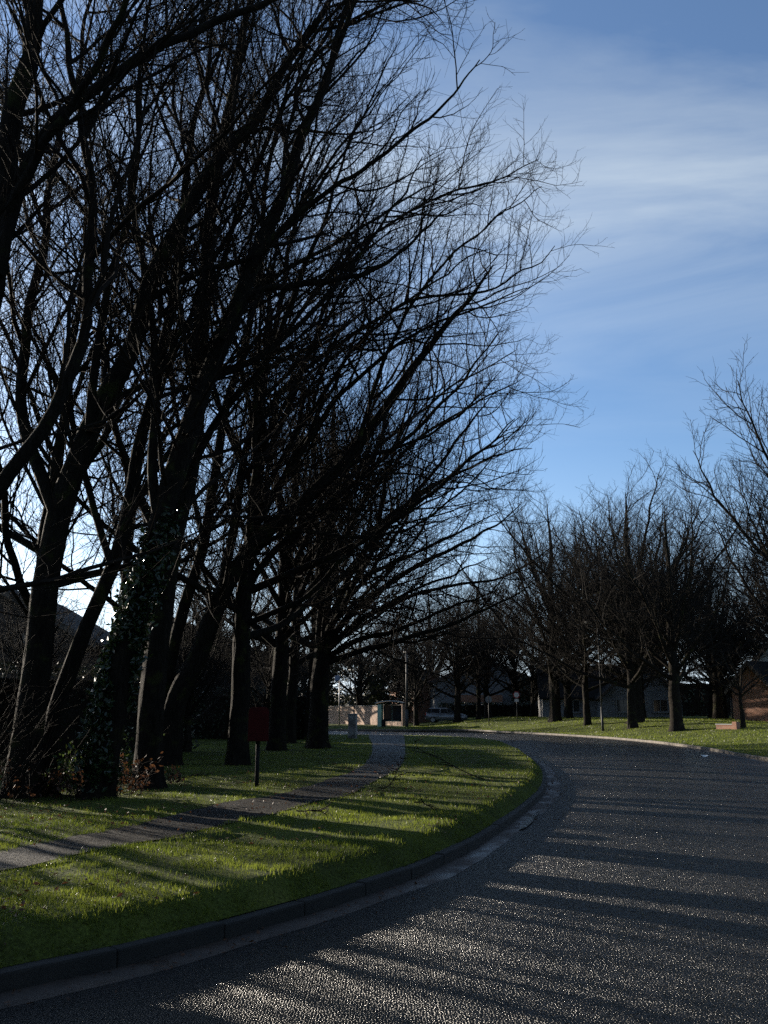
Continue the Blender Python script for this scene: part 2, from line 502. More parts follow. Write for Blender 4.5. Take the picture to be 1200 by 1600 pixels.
# ------------------------------------------------------------------ ground, verges, road, kerbs
def axis(lo, hi, step, far, n):
    a = np.arange(lo, hi + 1e-6, step)
    g = np.geomspace(1.0, far, n)
    return np.concatenate([(lo - g)[::-1], a, hi + g])
gx, gy = axis(-30, 34, 0.5, 2500, 22), axis(-4, 104, 0.6, 2500, 22)
GX, GY = np.meshgrid(gx, gy, indexing='ij')
X = np.stack([GX.ravel(), GY.ravel()], 1)
sl, sr = sdist(LK, X), -sdist(RK, X)
z = np.full(len(X), -0.35)
z = np.where(sl > 2.0, z_left(X[:, 0], X[:, 1], sl), z)
z = np.where(sr > 2.0, z_right(X[:, 0], X[:, 1], sr), z)
nx, ny = len(gx), len(gy)
I = np.arange(nx * ny).reshape(nx, ny)
F = np.stack([I[:-1, :-1], I[1:, :-1], I[1:, 1:], I[:-1, 1:]], -1).reshape(-1, 4)
g = link('ground', np_mesh('ground', np.c_[X, z], F), None, M['ground'])
tag(g, 'grassy earth ground running under the trees to the horizon', 'ground', kind='structure')

def strip(name, P, offs, zf, m, side=1, drop_last=0.03):
    N = normals2d(P) * side
    cols = []
    for o in offs:
        xy = P + N * o
        zc = zf(xy[:, 0], xy[:, 1], np.full(len(xy), o))
        if o == offs[-1]: zc = zc - drop_last
        cols.append(np.c_[xy, zc])
    V = np.stack(cols, 1)
    n, k = V.shape[:2]
    I = np.arange(n * k).reshape(n, k)
    F = np.stack([I[:-1, :-1], I[1:, :-1], I[1:, 1:], I[:-1, 1:]], -1).reshape(-1, 4)
    if side > 0: F = F[:, ::-1]
    return link(name, np_mesh(name, V.reshape(-1, 3), F), None, m)
offs = [0.10, 0.16, 0.25, 0.38, 0.52, 0.7, 0.9, 1.2, 1.6, 2.1, 2.7, 3.3]
vl = strip('grass_verge', LK, offs, z_left, M['ground'], 1)
tag(vl, 'raised grass verge with shaded bank between footpath and road', 'verge', kind='structure')
vr = strip('grass_verge', RK, offs, z_right, M['ground'], -1)
tag(vr, 'sunlit grass verge rising beyond the far kerb', 'verge', kind='structure')

# road: one sheet wide enough to run under both kerbs
NR = 420
a, b = nsamp(LK, NR), nsamp(RK, NR)
# match the two edges by nearest point so the cross lines stay square
from_left = []
for p in LK[::3]:
    k = ((RK - p) ** 2).sum(1).argmin(); from_left.append(k)
from_left = np.maximum.accumulate(np.array(from_left))
A_, B_ = LK[::3], RK[from_left]
ts = np.linspace(-0.012, 1.012, 9)
V = np.stack([np.c_[A_ * (1 - t) + B_ * t, np.full(len(A_), 0.0)] for t in ts], 1)
V[:, :, 2] += 0.05 * np.sin(np.clip(ts, 0, 1) * math.pi)[None] - 0.0
n, k = V.shape[:2]
I = np.arange(n * k).reshape(n, k)
F = np.stack([I[:-1, :-1], I[:-1, 1:], I[1:, 1:], I[1:, :-1]], -1).reshape(-1, 4)
road = link('road', np_mesh('road', V.reshape(-1, 3), F), None, M['road'])
at_ = road.data.attributes.new('across', 'FLOAT', 'POINT')
at_.data.foreach_set('value', np.tile(ts, len(A_)).astype(np.float32))
tag(road, 'damp dark chipped asphalt road bending to the left', 'road', kind='structure')
def road_z(P):  # crown of the road
    dl = np.abs(sdist(LK, P)); dr = np.abs(sdist(RK, P))
    return 0.05 * np.sin(np.clip(dl / (dl + dr), 0, 1) * math.pi)

# gutter: silted channel along the inner kerb
N = -normals2d(LK)
wob = 0.26 + 0.10 * (vnoise(np.arange(len(LK)) * 0.11, np.zeros(len(LK)), 4) - 0.5) + 0.05 * (vnoise(np.arange(len(LK)) * 0.5, np.ones(len(LK)), 8) - 0.5)
cols = []
for t in (0.0, 0.35, 0.7, 1.0):
    xy = LK + N * (wob * t)[:, None]
    cols.append(np.c_[xy, road_z(xy) + (0.012 if t < 0.9 else 0.002)])
V = np.stack(cols, 1); n, k = V.shape[:2]
I = np.arange(n * k).reshape(n, k)
F = np.stack([I[:-1, :-1], I[:-1, 1:], I[1:, 1:], I[1:, :-1]], -1).reshape(-1, 4)[:, ::-1]
gut = link('gutter', np_mesh('gutter', V.reshape(-1, 3), F), None, M['gutter'])
tag(gut, 'brown silted channel along the inner kerb', 'gutter', kind='structure')
N = normals2d(RK)
cols = []
for t in (0.0, 0.5, 1.0):
    xy = RK + N * 0.22 * t
    cols.append(np.c_[xy, road_z(xy) + (0.010 if t < 0.9 else 0.002)])
V = np.stack(cols, 1); n, k = V.shape[:2]
I = np.arange(n * k).reshape(n, k)
F = np.stack([I[:-1, :-1], I[:-1, 1:], I[1:, 1:], I[1:, :-1]], -1).reshape(-1, 4)
gut2 = link('gutter', np_mesh('gutter', V.reshape(-1, 3), F), None, M['gutter'])
tag(gut2, 'narrow silted channel along the far kerb', 'gutter', kind='structure')

# kerbs: separate stones 0.915 m long
def kerb_stone_mesh(m):
    mb = MB(); mb.box((0, 0, -0.06), (0.905, 0.125, 0.36), bevel=0.016)
    o = mb.build('kerb_stone', m); me = o.data
    bpy.data.objects.remove(o)
    return me
def kerb(label, P, side, m, keep):
    root = empty('kerb', (P[0][0], P[0][1], 0))
    tag(root, label, 'kerb', kind='structure')
    me = kerb_stone_mesh(m)
    Q = resample(P, 0.915)
    for i in range(len(Q) - 1):
        c = (Q[i] + Q[i + 1]) / 2
        if not keep(c): continue
        d = Q[i + 1] - Q[i]
        nn = np.array([-d[1], d[0]]) / np.linalg.norm(d) * side
        c = c + nn * 0.0625
        o = bpy.data.objects.new('kerb_stone', me); COL.objects.link(o); o.parent = root
        o.location = (c[0] - P[0][0], c[1] - P[0][1], rng.uniform(-0.006, 0.006))
        o.rotation_euler = (rng.normal(0, 0.01), rng.normal(0, 0.004), math.atan2(d[1], d[0]))
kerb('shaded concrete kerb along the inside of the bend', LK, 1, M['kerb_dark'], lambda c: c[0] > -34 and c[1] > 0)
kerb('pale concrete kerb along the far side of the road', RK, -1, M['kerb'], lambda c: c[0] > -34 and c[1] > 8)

# footpath
cols = []
for t in np.linspace(0, 1, 7):
    xy = pL * (1 - t) + pR * t
    cols.append(xy)
V = np.stack(cols, 1)
zc = height(V.reshape(-1, 2)).reshape(V.shape[:2])
# level across its width
zc = zc.mean(1, keepdims=True) * 0.4 + zc * 0.6 + 0.012
V = np.concatenate([V, zc[..., None]], 2)
n, k = V.shape[:2]
I = np.arange(n * k).reshape(n, k)
F = np.stack([I[:-1, :-1], I[:-1, 1:], I[1:, 1:], I[1:, :-1]], -1).reshape(-1, 4)[:, ::-1]
fp = link('footpath', np_mesh('footpath', V.reshape(-1, 3), F), None, M['path'])
tag(fp, 'narrow worn tarmac footpath winding between trees and verge', 'footpath', kind='structure')

# ------------------------------------------------------------------ grass blades (uncountable: one object per verge)
def blades(name, P, zs, h, w, label, seed):
    r = np.random.default_rng(seed)
    n = len(P)
    th = r.uniform(0, 2 * math.pi, n)
    ln = r.uniform(0.05, 0.75, n)                     # how far it leans
    la = r.uniform(0, 2 * math.pi, n)
    side = np.stack([np.cos(th), np.sin(th), np.zeros(n)], 1)
    lean = np.stack([np.cos(la), np.sin(la), np.zeros(n)], 1)
    b = np.c_[P, zs - 0.01]
    up = np.array([0, 0, 1.0])
    mid = b + up * (h * 0.6)[:, None] + lean * (h * ln * 0.28)[:, None]
    tip = b + up * (h * (1 - 0.35 * ln))[:, None] + lean * (h * ln)[:, None]
    hw = (w / 2)[:, None]
    nr_ = np.hypot(P[:, 0], P[:, 1]) < 13.0          # near blades bend, far ones are single triangles
    V1 = np.stack([b - side * hw, b + side * hw, mid + side * hw * 0.75, mid - side * hw * 0.75, tip], 1)[nr_].reshape(-1, 3)
    i = np.arange(nr_.sum())[:, None] * 5
    V2 = np.stack([b - side * hw, b + side * hw, tip], 1)[~nr_].reshape(-1, 3)
    j = np.arange((~nr_).sum())[:, None] * 3 + len(V1)
    o = link(name, np_mesh(name, np.vstack([V1, V2]), [np.hstack([i, i + 1, i + 2, i + 3]), np.hstack([i + 3, i + 2, i + 4]), np.hstack([j, j + 1, j + 2])], smooth=False), None, M['grass'])
    return tag(o, label, 'grass', kind='stuff')

r_ = np.random.default_rng(11)
n0 = 620000
ang = r_.uniform(R(-46), R(26), n0)
dist = 3.6 * np.exp(r_.power(1.25, n0) * math.log(62 / 3.6))
P = np.stack([np.sin(ang) * dist, np.cos(ang) * dist], 1)
s = sdist(LK, P)
ok = (s > 0.09) & (s < 13)
P, s = P[ok], s[ok]
sp = np.abs(sdist(PC, P))
wp = np.interp(P[:, 1], PC[:, 1], PWID)
edge = sp - wp + (vnoise(P[:, 0] * 3, P[:, 1] * 3, 2) - 0.5) * 0.22
ok = edge > -0.02
P, s, edge = P[ok], s[ok], edge[ok]
clump = vnoise(P[:, 0] * 3.2, P[:, 1] * 3.2, 21) * 0.6 + vnoise(P[:, 0] * 9, P[:, 1] * 9, 22) * 0.4
ok = r_.uniform(0, 1, len(P)) < 0.50 + 1.1 * clump
P, s, clump = P[ok], s[ok], clump[ok]
d = np.linalg.norm(P, axis=1)
# thinner under the trees
worn = vnoise(P[:, 0] * 0.9 + 5, P[:, 1] * 0.9, 71) * 0.65 + vnoise(P[:, 0] * 3.1, P[:, 1] * 3.1, 72) * 0.35
ok = (worn > 0.30) | (r_.uniform(0, 1, len(P)) < 0.25)
P, s, clump, d = P[ok], s[ok], clump[ok], d[ok]
shade_trees = (s > 7.0) & (P[:, 1] < 20)
ok = ~shade_trees | (r_.uniform(0, 1, len(P)) < 0.3)
P, s, clump, d = P[ok], s[ok], clump[ok], d[ok]
h = (0.022 + 0.070 * clump ** 1.4 * r_.uniform(0.4, 1.35, len(P))) * np.where(s < 0.45, 1.1, 1.0)
w = 0.0058 * np.maximum(1, d / 9) ** 0.8
z = z_left(P[:, 0], P[:, 1], s)
blades('verge_grass', P, z, h, w, 'short damp green grass on the verge beside the footpath', 5)
print('left blades', len(P))

n0 = 120000
P = np.stack([r_.uniform(2, 36, n0), r_.uniform(18, 95, n0)], 1)
s = -sdist(RK, P)
ok = (s > 0.12) & (s < 22) & (r_.uniform(0, 1, n0) < 1.0) & (P[:, 0] < P[:, 1] * 0.5 + 1)
P, s = P[ok], s[ok]
clump = vnoise(P[:, 0] * 2.2, P[:, 1] * 2.2, 31)
z = z_right(P[:, 0], P[:, 1], s)
h = 0.05 + 0.07 * clump * r_.uniform(0.5, 1.2, len(P))
blades('verge_grass', P, z, h, np.full(len(P), 0.045), 'bright mown grass on the bank beyond the road', 6)
print('right blades', len(P))

# fallen leaves on the verge
def leaf_quads(C, size, seed, flat=0.35):
    r = np.random.default_rng(seed)
    n = len(C)
    a = r.normal(0, 1, (n, 3)); a[:, 2] *= flat; a /= np.linalg.norm(a, axis=1)[:, None]
    q = r.normal(0, 1, (n, 3)); q[:, 2] *= flat
    q -= (q * a).sum(1)[:, None] * a; q /= np.linalg.norm(q, axis=1)[:, None]
    s = np.asarray(size)[:, None] if np.ndim(size) else np.full((n, 1), size)
    nn = np.cross(a, q)
    V = np.stack([C - a * s, C + q * s * 0.55 + nn * s * 0.15, C + a * s, C - q * s * 0.55 + nn * s * 0.15], 1).reshape(-1, 3)
    i = np.arange(n)[:, None] * 4
    return V, np.hstack([i, i + 1, i + 2, i + 3])
n0 = 9500
ang = r_.uniform(R(-26), R(14), n0); dist = 5 * np.exp(r_.uniform(0, 1, n0) * math.log(9))
P = np.stack([np.sin(ang) * dist, np.cos(ang) * dist], 1)
s = sdist(LK, P)
ok = (s > 0.2) & (s < 11) & (vnoise(P[:, 0] * 0.7, P[:, 1] * 0.7, 40) + r_.uniform(-0.25, 0.25, n0) > 0.5)
P, s = P[ok], s[ok]
z = z_left(P[:, 0], P[:, 1], s)
V, F = leaf_quads(np.c_[P, z + r_.uniform(0.025, 0.07, len(P))], r_.uniform(0.012, 0.030, len(P)), 3)
tag(link('fallen_leaves', np_mesh('fallen_leaves', V, F, False), None, M['dead_leaf']), 'brown fallen leaves scattered over the verge grass', 'leaves', kind='stuff')

ii = r_.integers(20, len(LK) - 250, 2600)
NL = -normals2d(LK)
P = LK[ii] + NL[ii] * (0.02 + np.abs(r_.normal(0, 0.22, len(ii))))[:, None] + r_.normal(0, 0.1, (len(ii), 2))
keepm = (sdist(LK, P) < -0.02) & (vnoise(ii * 0.06, ii * 0.0, 90) > 0.35)
P = P[keepm]
V, F = leaf_quads(np.c_[P, road_z(P) + 0.022], r_.uniform(0.008, 0.028, len(P)), 13, 0.15)
tag(link('gutter_litter', np_mesh('gutter_litter', V, F, False), None, M['dead_leaf']), 'rotting leaves and grit washed along the gutter', 'leaves', kind='stuff')

# ------------------------------------------------------------------ trees
def nrm(a): return a / np.maximum(1e-9, np.linalg.norm(a, axis=-1, keepdims=True))
def grow(r, start, dirs, lens, r0, r1, nseg, wob, trop, bias=None, curve=None):
    n = len(start)
    pts = np.empty((n, nseg + 1, 3)); ds = np.empty_like(pts)
    pts[:, 0] = start; d = nrm(dirs); ds[:, 0] = d
    step = (lens / nseg)[:, None]
    for i in range(nseg):
        d = d + r.normal(0, wob, (n, 3))
        d[:, 2] += trop
        if bias is not None: d += bias
        d = nrm(d)
        pts[:, i + 1] = pts[:, i] + d * step
        ds[:, i + 1] = d
    t = np.linspace(0, 1, nseg + 1)[None]
    rad = r0[:, None] * (1 - t) ** 0.85 + r1[:, None] * t
    rad = np.maximum(rad, r1[:, None])
    return pts, ds, rad
def tubes(pts, ds, rad, k):
    n, s = pts.shape[:2]
    ref = np.where(np.abs(ds[:, :1, 2:3]) > 0.75, np.array([1.0, 0, 0]), np.array([0, 0, 1.0]))
    u = nrm(np.cross(ds, np.broadcast_to(ref, ds.shape)))
    v = np.cross(ds, u)
    a = np.arange(k) * 2 * math.pi / k
    V = pts[:, :, None] + rad[:, :, None, None] * (u[:, :, None] * np.cos(a)[None, None, :, None] + v[:, :, None] * np.sin(a)[None, None, :, None])
    I = np.arange(n * s * k).reshape(n, s, k)
    J = np.roll(I, -1, 2)
    F = np.stack([I[:, :-1], J[:, :-1], J[:, 1:], I[:, 1:]], -1).reshape(-1, 4)
    return V.reshape(-1, 3), F
def spawn(r, pts, ds, rad, lens, n_per, t0, t1, a0, a1, power=1.0):
    """children along a set of branches: n_per is an int array"""
    n, s = pts.shape[:2]
    idx = np.repeat(np.arange(n), n_per)
    if len(idx) == 0: return None
    k = np.concatenate([(np.arange(c) + r.uniform(0.1, 0.9, c)) / max(c, 1) for c in n_per if c])
    t = t0 + (t1 - t0) * k ** power
    f = t * (s - 1); i = np.minimum(f.astype(int), s - 2); w = (f - i)[:, None]
    p = pts[idx, i] * (1 - w) + pts[idx, i + 1] * w
    d = nrm(ds[idx, i] * (1 - w) + ds[idx, i + 1] * w)
    rr = rad[idx, i] * (1 - w[:, 0]) + rad[idx, i + 1] * w[:, 0]
    q = r.normal(0, 1, (len(idx), 3)); q -= (q * d).sum(1)[:, None] * d; q = nrm(q)
    a = r.uniform(a0, a1, len(idx))[:, None]
    return p, nrm(d * np.cos(a) + q * np.sin(a)), rr, t, lens[idx], idx

def stem_mesh(name, P, r0, r1, k, flare=0.0, seed=0, taper=0.8):
    P = np.asarray(P)
    d = nrm(np.gradient(P, axis=0))
    L = np.r_[0, np.cumsum(np.linalg.norm(np.diff(P, axis=0), axis=1))]
    t = L / L[-1]
    rad = r1 + (r0 - r1) * (1 - t) ** taper
    V, F = tubes(P[None], d[None], rad[None], k)
    V = V.reshape(len(P), k, 3)
    if flare:
        a = np.arange(k) * 2 * math.pi / k
        rs = np.random.default_rng(seed)
        lob = 1 + 0.45 * np.sin(a * 3 + rs.uniform(0, 6)) + 0.35 * np.sin(a * 5 + rs.uniform(0, 6))
        g = flare * np.exp(-L / 0.32)[:, None] * lob[None] * 0.8
        bumpy = 0.07 * (vnoise(a[None] * 2.2 + 40 * np.cos(a)[None] * 0, L[:, None] * 1.6 + seed, seed) - 0.5) * 2
        ridge = np.abs(np.sin(a[None] * 7 + 1.3 * np.sin(L[:, None] * 1.7 + seed))) * 0.07 - 0.03 + 0.03 * (vnoise(a[None] * 5, L[:, None] * 4.0, seed + 3) - 0.5)
        f = 1 + g + bumpy + ridge
        V = P[:, None] + (V - P[:, None]) * f[..., None]
    return V.reshape(-1, 3), F, d, rad, L[-1]

def make_tree(name, base, stems, seed, label, cat='tree', group=None, dens=(1.9, 4.4, 5.6), lens=(0.42, 0.42, 0.40),
              bark='bark', twig='twig', bias=(0, 0, 0), trop=0.10, tip=0.0036, sides=30, slim=0.84, l4seg=2, maxl2=4.6, l4=(0.35, 0.95), up=None, l2t0=0.22):
    """stems: list of (points (k,3) world, r0, r1, start fraction for side branches); the first is the trunk"""
    r = np.random.default_rng(seed)
    base = np.asarray(base, float)
    root = empty(name, base)
    tag(root, label, cat, group)
    bias = np.asarray(bias, float)
    SP, SD, SR, SL = [], [], [], []
    NS = 26
    t0s = []
    for j, (P, r0, r1, t0) in enumerate(stems):
        r0 = r0 * (slim if j == 0 else slim * 0.92)
        t0 = t0 * 0.75
        P = resample(catmull(np.asarray(P, float), 6), np.linalg.norm(np.diff(P, axis=0), axis=1).sum() / NS)
        P = P[:NS + 1] if len(P) > NS else np.vstack([P, np.repeat(P[-1:], NS + 1 - len(P), 0) + np.arange(1, NS + 2 - len(P))[:, None] * 0.01])
        wobv = r.normal(0, 1, P.shape) * (0.022 if j else 0.012) * np.linspace(0, 1, len(P))[:, None] ** 0.5 * min(3.0, max(0.6, np.linalg.norm(P[-1] - P[0]) / 6))
        wobv = (wobv + np.roll(wobv, 1, 0)) * 0.8; wobv[0] = 0
        P = P + wobv
        Pf = resample(catmull(P, 3), np.linalg.norm(np.diff(P, axis=0), axis=1).sum() / (64 if j == 0 else 34))
        V, F, d, rad, L = stem_mesh('stem', Pf, r0, r1, sides if j == 0 else 8, 0.55 if j == 0 else 0.0, seed + j)
        link('trunk' if j == 0 else 'limb', np_mesh('trunk' if j == 0 else 'limb', V - base, F), root, M[bark])
        dd = nrm(np.gradient(P, axis=0)); tt = np.linspace(0, 1, NS + 1)
        SP.append(P); SD.append(dd); SR.append(r1 + (r0 - r1) * (1 - tt) ** 0.8); SL.append(L); t0s.append(t0)
    SP, SD, SR, SL = np.array(SP), np.array(SD), np.array(SR), np.array(SL)
    V_all, F_all, off = [], [], 0
    def add(pts, ds, rad, k):
        nonlocal off
        V, F = tubes(pts, ds, rad, k)
        V_all.append(V - base); F_all.append(F + off); off += len(V)
    # level 2
    outs = []
    for j in range(len(SP)):
        c = np.array([max(2, int(SL[j] * (1 - t0s[j]) * dens[0]))])
        outs.append(spawn(r, SP[j:j + 1], SD[j:j + 1], SR[j:j + 1], SL[j:j + 1], c, t0s[j], 1.0, R(30), R(74)))
    p, d, rr, t, pl = [np.concatenate([o[i] for o in outs]) for i in range(5)]
    d = nrm(d + bias * 1.2 + np.array([0, 0, 0.14]))
    ln = np.minimum(maxl2, pl * lens[0] * (1.05 - 0.65 * t)) * r.uniform(0.55, 1.15, len(p)) + 0.5
    r0 = np.minimum(rr * 0.72, 0.0045 + 0.0082 * ln)
    p2 = grow(r, p, d, ln, r0, np.full(len(p), tip * 1.2), 9, 0.13, trop * 0.5, bias * 0.10)
    add(*p2, 5)
    # the ends of the stems carry on as level 2 as well
    c = np.maximum(3, (ln * dens[1]).astype(int))
    p, d, rr, t, pl, _ = spawn(r, *p2, ln, c, 0.10, 1.0, R(26), R(66))
    d = nrm(d + np.array([0, 0, 0.14]) + bias * 0.5)
    ln = pl * lens[1] * (1.08 - 0.7 * t) * r.uniform(0.5, 1.2, len(p)) + 0.22
    r0 = np.minimum(rr * 0.75, 0.0032 + 0.0045 * ln)
    p3 = grow(r, p, d, ln, np.maximum(r0, tip), np.full(len(p), tip), 5, 0.15, trop * 0.7, bias * 0.06)
    add(*p3, 3)
    c = np.maximum(2, (ln * dens[2]).astype(int))
    p, d, rr, t, pl, _ = spawn(r, *p3, ln, c, 0.10, 1.0, R(22), R(62))
    d = nrm(d + np.array([0, 0, 0.14]))
    ln = np.clip(pl * lens[2] * r.uniform(0.5, 1.3, len(p)), l4[0] * r.uniform(0.5, 1, len(p)), l4[1])
    p4 = grow(r, p, d, ln, np.full(len(p), tip * 0.95), np.full(len(p), tip * 0.6), l4seg, 0.16, trop * 1.0)
    add(*p4, 3)
    me = np_mesh('crown', np.vstack(V_all), np.vstack(F_all))
    cr = link('crown', me, root, M[twig])
    cr['kind'] = 'stuff'
    make_tree.tris += len(me.polygons) * 2
    return root
make_tree.tris = 0

def px_stem(y0, pts, dy1=0.0):
    """a stem followed through photo points, at depth y0 drifting to y0+dy1 at its end"""
    k = len(pts)
    return np.array([at_depth(u, v, y0 + dy1 * (i / (k - 1)) ** 1.3) for i, (u, v) in enumerate(pts)])
def proc_stems(r, base, H, r0, hf, nl, lean=(0, 0), bias=(0, 0), spread=(28, 62), lf=(0.62, 0.95), low=0, zmax=0.62):
    base = np.asarray(base, float)
    bx, by = lean
    tz = np.linspace(0, 1, 9)
    top = H * r.uniform(0.80, 0.9)
    trunk = np.stack([base[0] + bx * tz ** 1.4 + np.r_[0, r.normal(0, 0.10, 8)] * tz, base[1] + by * tz ** 1.4 + np.r_[0, r.normal(0, 0.10, 8)] * tz, base[2] - 0.15 + top * tz], 1)
    st = [(trunk, r0, 0.014, min(0.9, hf / top + 0.02))]
    a0 = r.uniform(0, 6.28)
    for i in range(nl):
        zf = hf / top + (zmax - hf / top) * (i / max(1, nl - 1)) * r.uniform(0.85, 1.1)
        f = np.clip(zf, 0, 0.93) * 8; k = int(f)
        p = trunk[k] * (1 - (f - k)) + trunk[k + 1] * (f - k)
        az = a0 + i * 2.4 + r.normal(0, 0.25)
        an = R(r.uniform(*spread)) * (1.0 - 0.30 * i / nl)
        dvec = np.array([math.cos(az) * math.sin(an), math.sin(az) * math.sin(an), math.cos(an)])
        dvec[:2] += np.array(bias) * 0.5
        if i < low: dvec[2] *= 0.35
        L = (H - (p[2] - base[2])) * r.uniform(*lf) * (1 + 0.25 * float(np.dot(nrm(dvec[None, :2])[0], np.array(bias))))
        pt, dd, _ = grow(r, p[None], dvec[None], np.array([L]), np.array([.1]), np.array([.1]), 7, 0.07, 0.085, np.r_[np.array(bias) * 0.04, 0])
        rr = r0 * (1 - zf) ** 0.8
        st.append((pt[0], min(rr * 0.62, 0.025 + 0.014 * L), 0.012, 0.16))
    return st

BIAS = (0.05, -0.01, 0.0)
ROW = 'bare trees in the row left of the footpath'
def gb(u, v): return at_ground(u, v)
# --- the near row, each trunk and its big limbs follow the photograph
b0 = np.array([-8.5, 9.8, 0.28])
make_tree('bare_tree', b0, [
    (np.vstack([b0 + [0, 0, -0.15], px_stem(9.8, [(-170, 1000), (-110, 800), (-48, 600), (-6, 400), (14, 230), (42, 70), (66, -80), (95, -260), (120, -420)], 0.8)]), 0.27, 0.03, 0.30),
    (px_stem(9.8, [(-6, 430), (18, 335), (58, 236), (110, 170), (190, 112), (300, 52), (430, 2), (560, -70), (650, -140)], 1.2), 0.115, 0.012, 0.2),
    (px_stem(9.8, [(-120, 850), (-30, 800), (24, 730), (74, 672), (108, 590), (140, 470), (148, 300), (122, 165), (98, 0), (80, -160)], 1.0), 0.12, 0.012, 0.25),
    (px_stem(9.8, [(-10, 500), (-40, 380), (-90, 250), (-130, 80), (-160, -100)], 2.0), 0.10, 0.012, 0.2),
    (px_stem(9.9, [(0, 360), (60, 240), (150, 100), (210, -40), (260, -220)], -1.5), 0.09, 0.012, 0.2),
], 101, 'tall bare tree cut by the left edge of the photo, nearest to the camera', group=ROW, bias=BIAS)

b1 = gb(34, 1245)
make_tree('bare_tree', b1, [
    (np.vstack([b1 + [0, 0, -0.15], px_stem(b1[1], [(54, 1050), (72, 900), (94, 792), (130, 690), (165, 620), (205, 540), (245, 430), (330, 270), (400, 190), (440, 110), (500, 30), (580, -80)], 1.0)]), 0.29, 0.02, 0.33),
    (px_stem(b1[1], [(90, 810), (60, 730), (36, 650), (44, 520), (66, 380), (90, 220), (140, 40), (180, -100)], 1.5), 0.15, 0.012, 0.2),
    (px_stem(b1[1], [(230, 470), (310, 425), (390, 402), (470, 330), (540, 230), (600, 130)], 0.5), 0.075, 0.010, 0.15),
    (px_stem(b1[1], [(140, 675), (150, 560), (170, 440), (205, 330), (214, 180), (230, 40), (250, -100)], -1.2), 0.11, 0.012, 0.2),
    (px_stem(b1[1], [(110, 740), (160, 640), (240, 590), (300, 480), (340, 360), (380, 240)], 2.0), 0.09, 0.012, 0.2),
], 102, 'bare tree with broad trunk leaning right at the left edge of the row', group=ROW, bias=BIAS)

b2 = gb(70, 1240)
make_tree('bare_tree', b2, [
    (np.vstack([b2 + [0, 0, -0.15], px_stem(b2[1], [(84, 1130), (112, 1040), (140, 965), (172, 888), (200, 800), (216, 700), (252, 560), (280, 400), (300, 220), (330, 60), (350, -60)], 2.2)]), 0.17, 0.015, 0.3),
    (px_stem(b2[1], [(174, 884), (150, 800), (120, 680), (112, 540), (130, 400), (140, 240), (170, 80)], 2.5), 0.085, 0.012, 0.2),
    (px_stem(b2[1], [(190, 830), (240, 740), (290, 660), (350, 520), (390, 380)], 1.0), 0.08, 0.012, 0.2),
], 103, 'slender bare tree leaning right between the broad trunk and the ivied one', group=ROW, bias=BIAS)

b3 = gb(148, 1246)
ivied = make_tree('bare_tree', b3, [
    (np.vstack([b3 + [0, 0, -0.15], px_stem(b3[1], [(178, 1090), (214, 950), (240, 860), (264, 765), (300, 650), (350, 520), (392, 420), (432, 325), (478, 200), (522, 80), (570, -50)], 0.8)]), 0.29, 0.02, 0.34),
    (px_stem(b3[1], [(250, 820), (238, 740), (243, 610), (236, 480), (206, 330), (216, 180), (240, 40)], 1.8), 0.12, 0.012, 0.2),
    (px_stem(b3[1], [(345, 530), (390, 460), (470, 445), (560, 430), (640, 385), (700, 320)], 0.3), 0.10, 0.010, 0.15),
    (px_stem(b3[1], [(400, 400), (470, 330), (560, 270), (630, 215), (700, 160), (750, 90)], -0.6), 0.075, 0.010, 0.15),
    (px_stem(b3[1], [(440, 310), (450, 200), (490, 90), (560, 0), (640, -60)], 1.6), 0.06, 0.010, 0.15),
    (px_stem(b3[1], [(290, 680), (320, 600), (400, 560), (500, 480), (590, 360), (660, 250)], 2.2), 0.09, 0.010, 0.15),
], 104, 'bare tree with its leaning trunk wrapped in glossy ivy', group=ROW, bias=BIAS)

b4 = gb(232, 1232)
make_tree('bare_tree', b4, [
    (np.vstack([b4 + [0, 0, -0.15], px_stem(b4[1], [(238, 1080), (252, 950), (268, 850), (298, 740), (310, 600), (318, 450), (336, 300), (366, 120), (400, -30), (430, -160)], 1.8)]), 0.28, 0.02, 0.36),
    (px_stem(b4[1], [(262, 880), (225, 790), (190, 700), (160, 560), (165, 420), (190, 280)], 2.6), 0.11, 0.012, 0.2),
    (px_stem(b4[1], [(300, 730), (350, 640), (420, 560), (470, 430), (520, 300), (560, 180)], 1.0), 0.11, 0.012, 0.2),
    (px_stem(b4[1], [(312, 560), (370, 480), (450, 420), (560, 360), (640, 310), (690, 280)], 1.4), 0.085, 0.010, 0.15),
    (px_stem(b4[1], [(320, 430), (380, 320), (430, 190), (490, 90), (570, 20), (650, -10), (710, -60)], 0.4), 0.07, 0.010, 0.15),
], 105, 'upright bare tree just right of the ivied trunk, brown leaves at its foot', group=ROW, bias=BIAS)

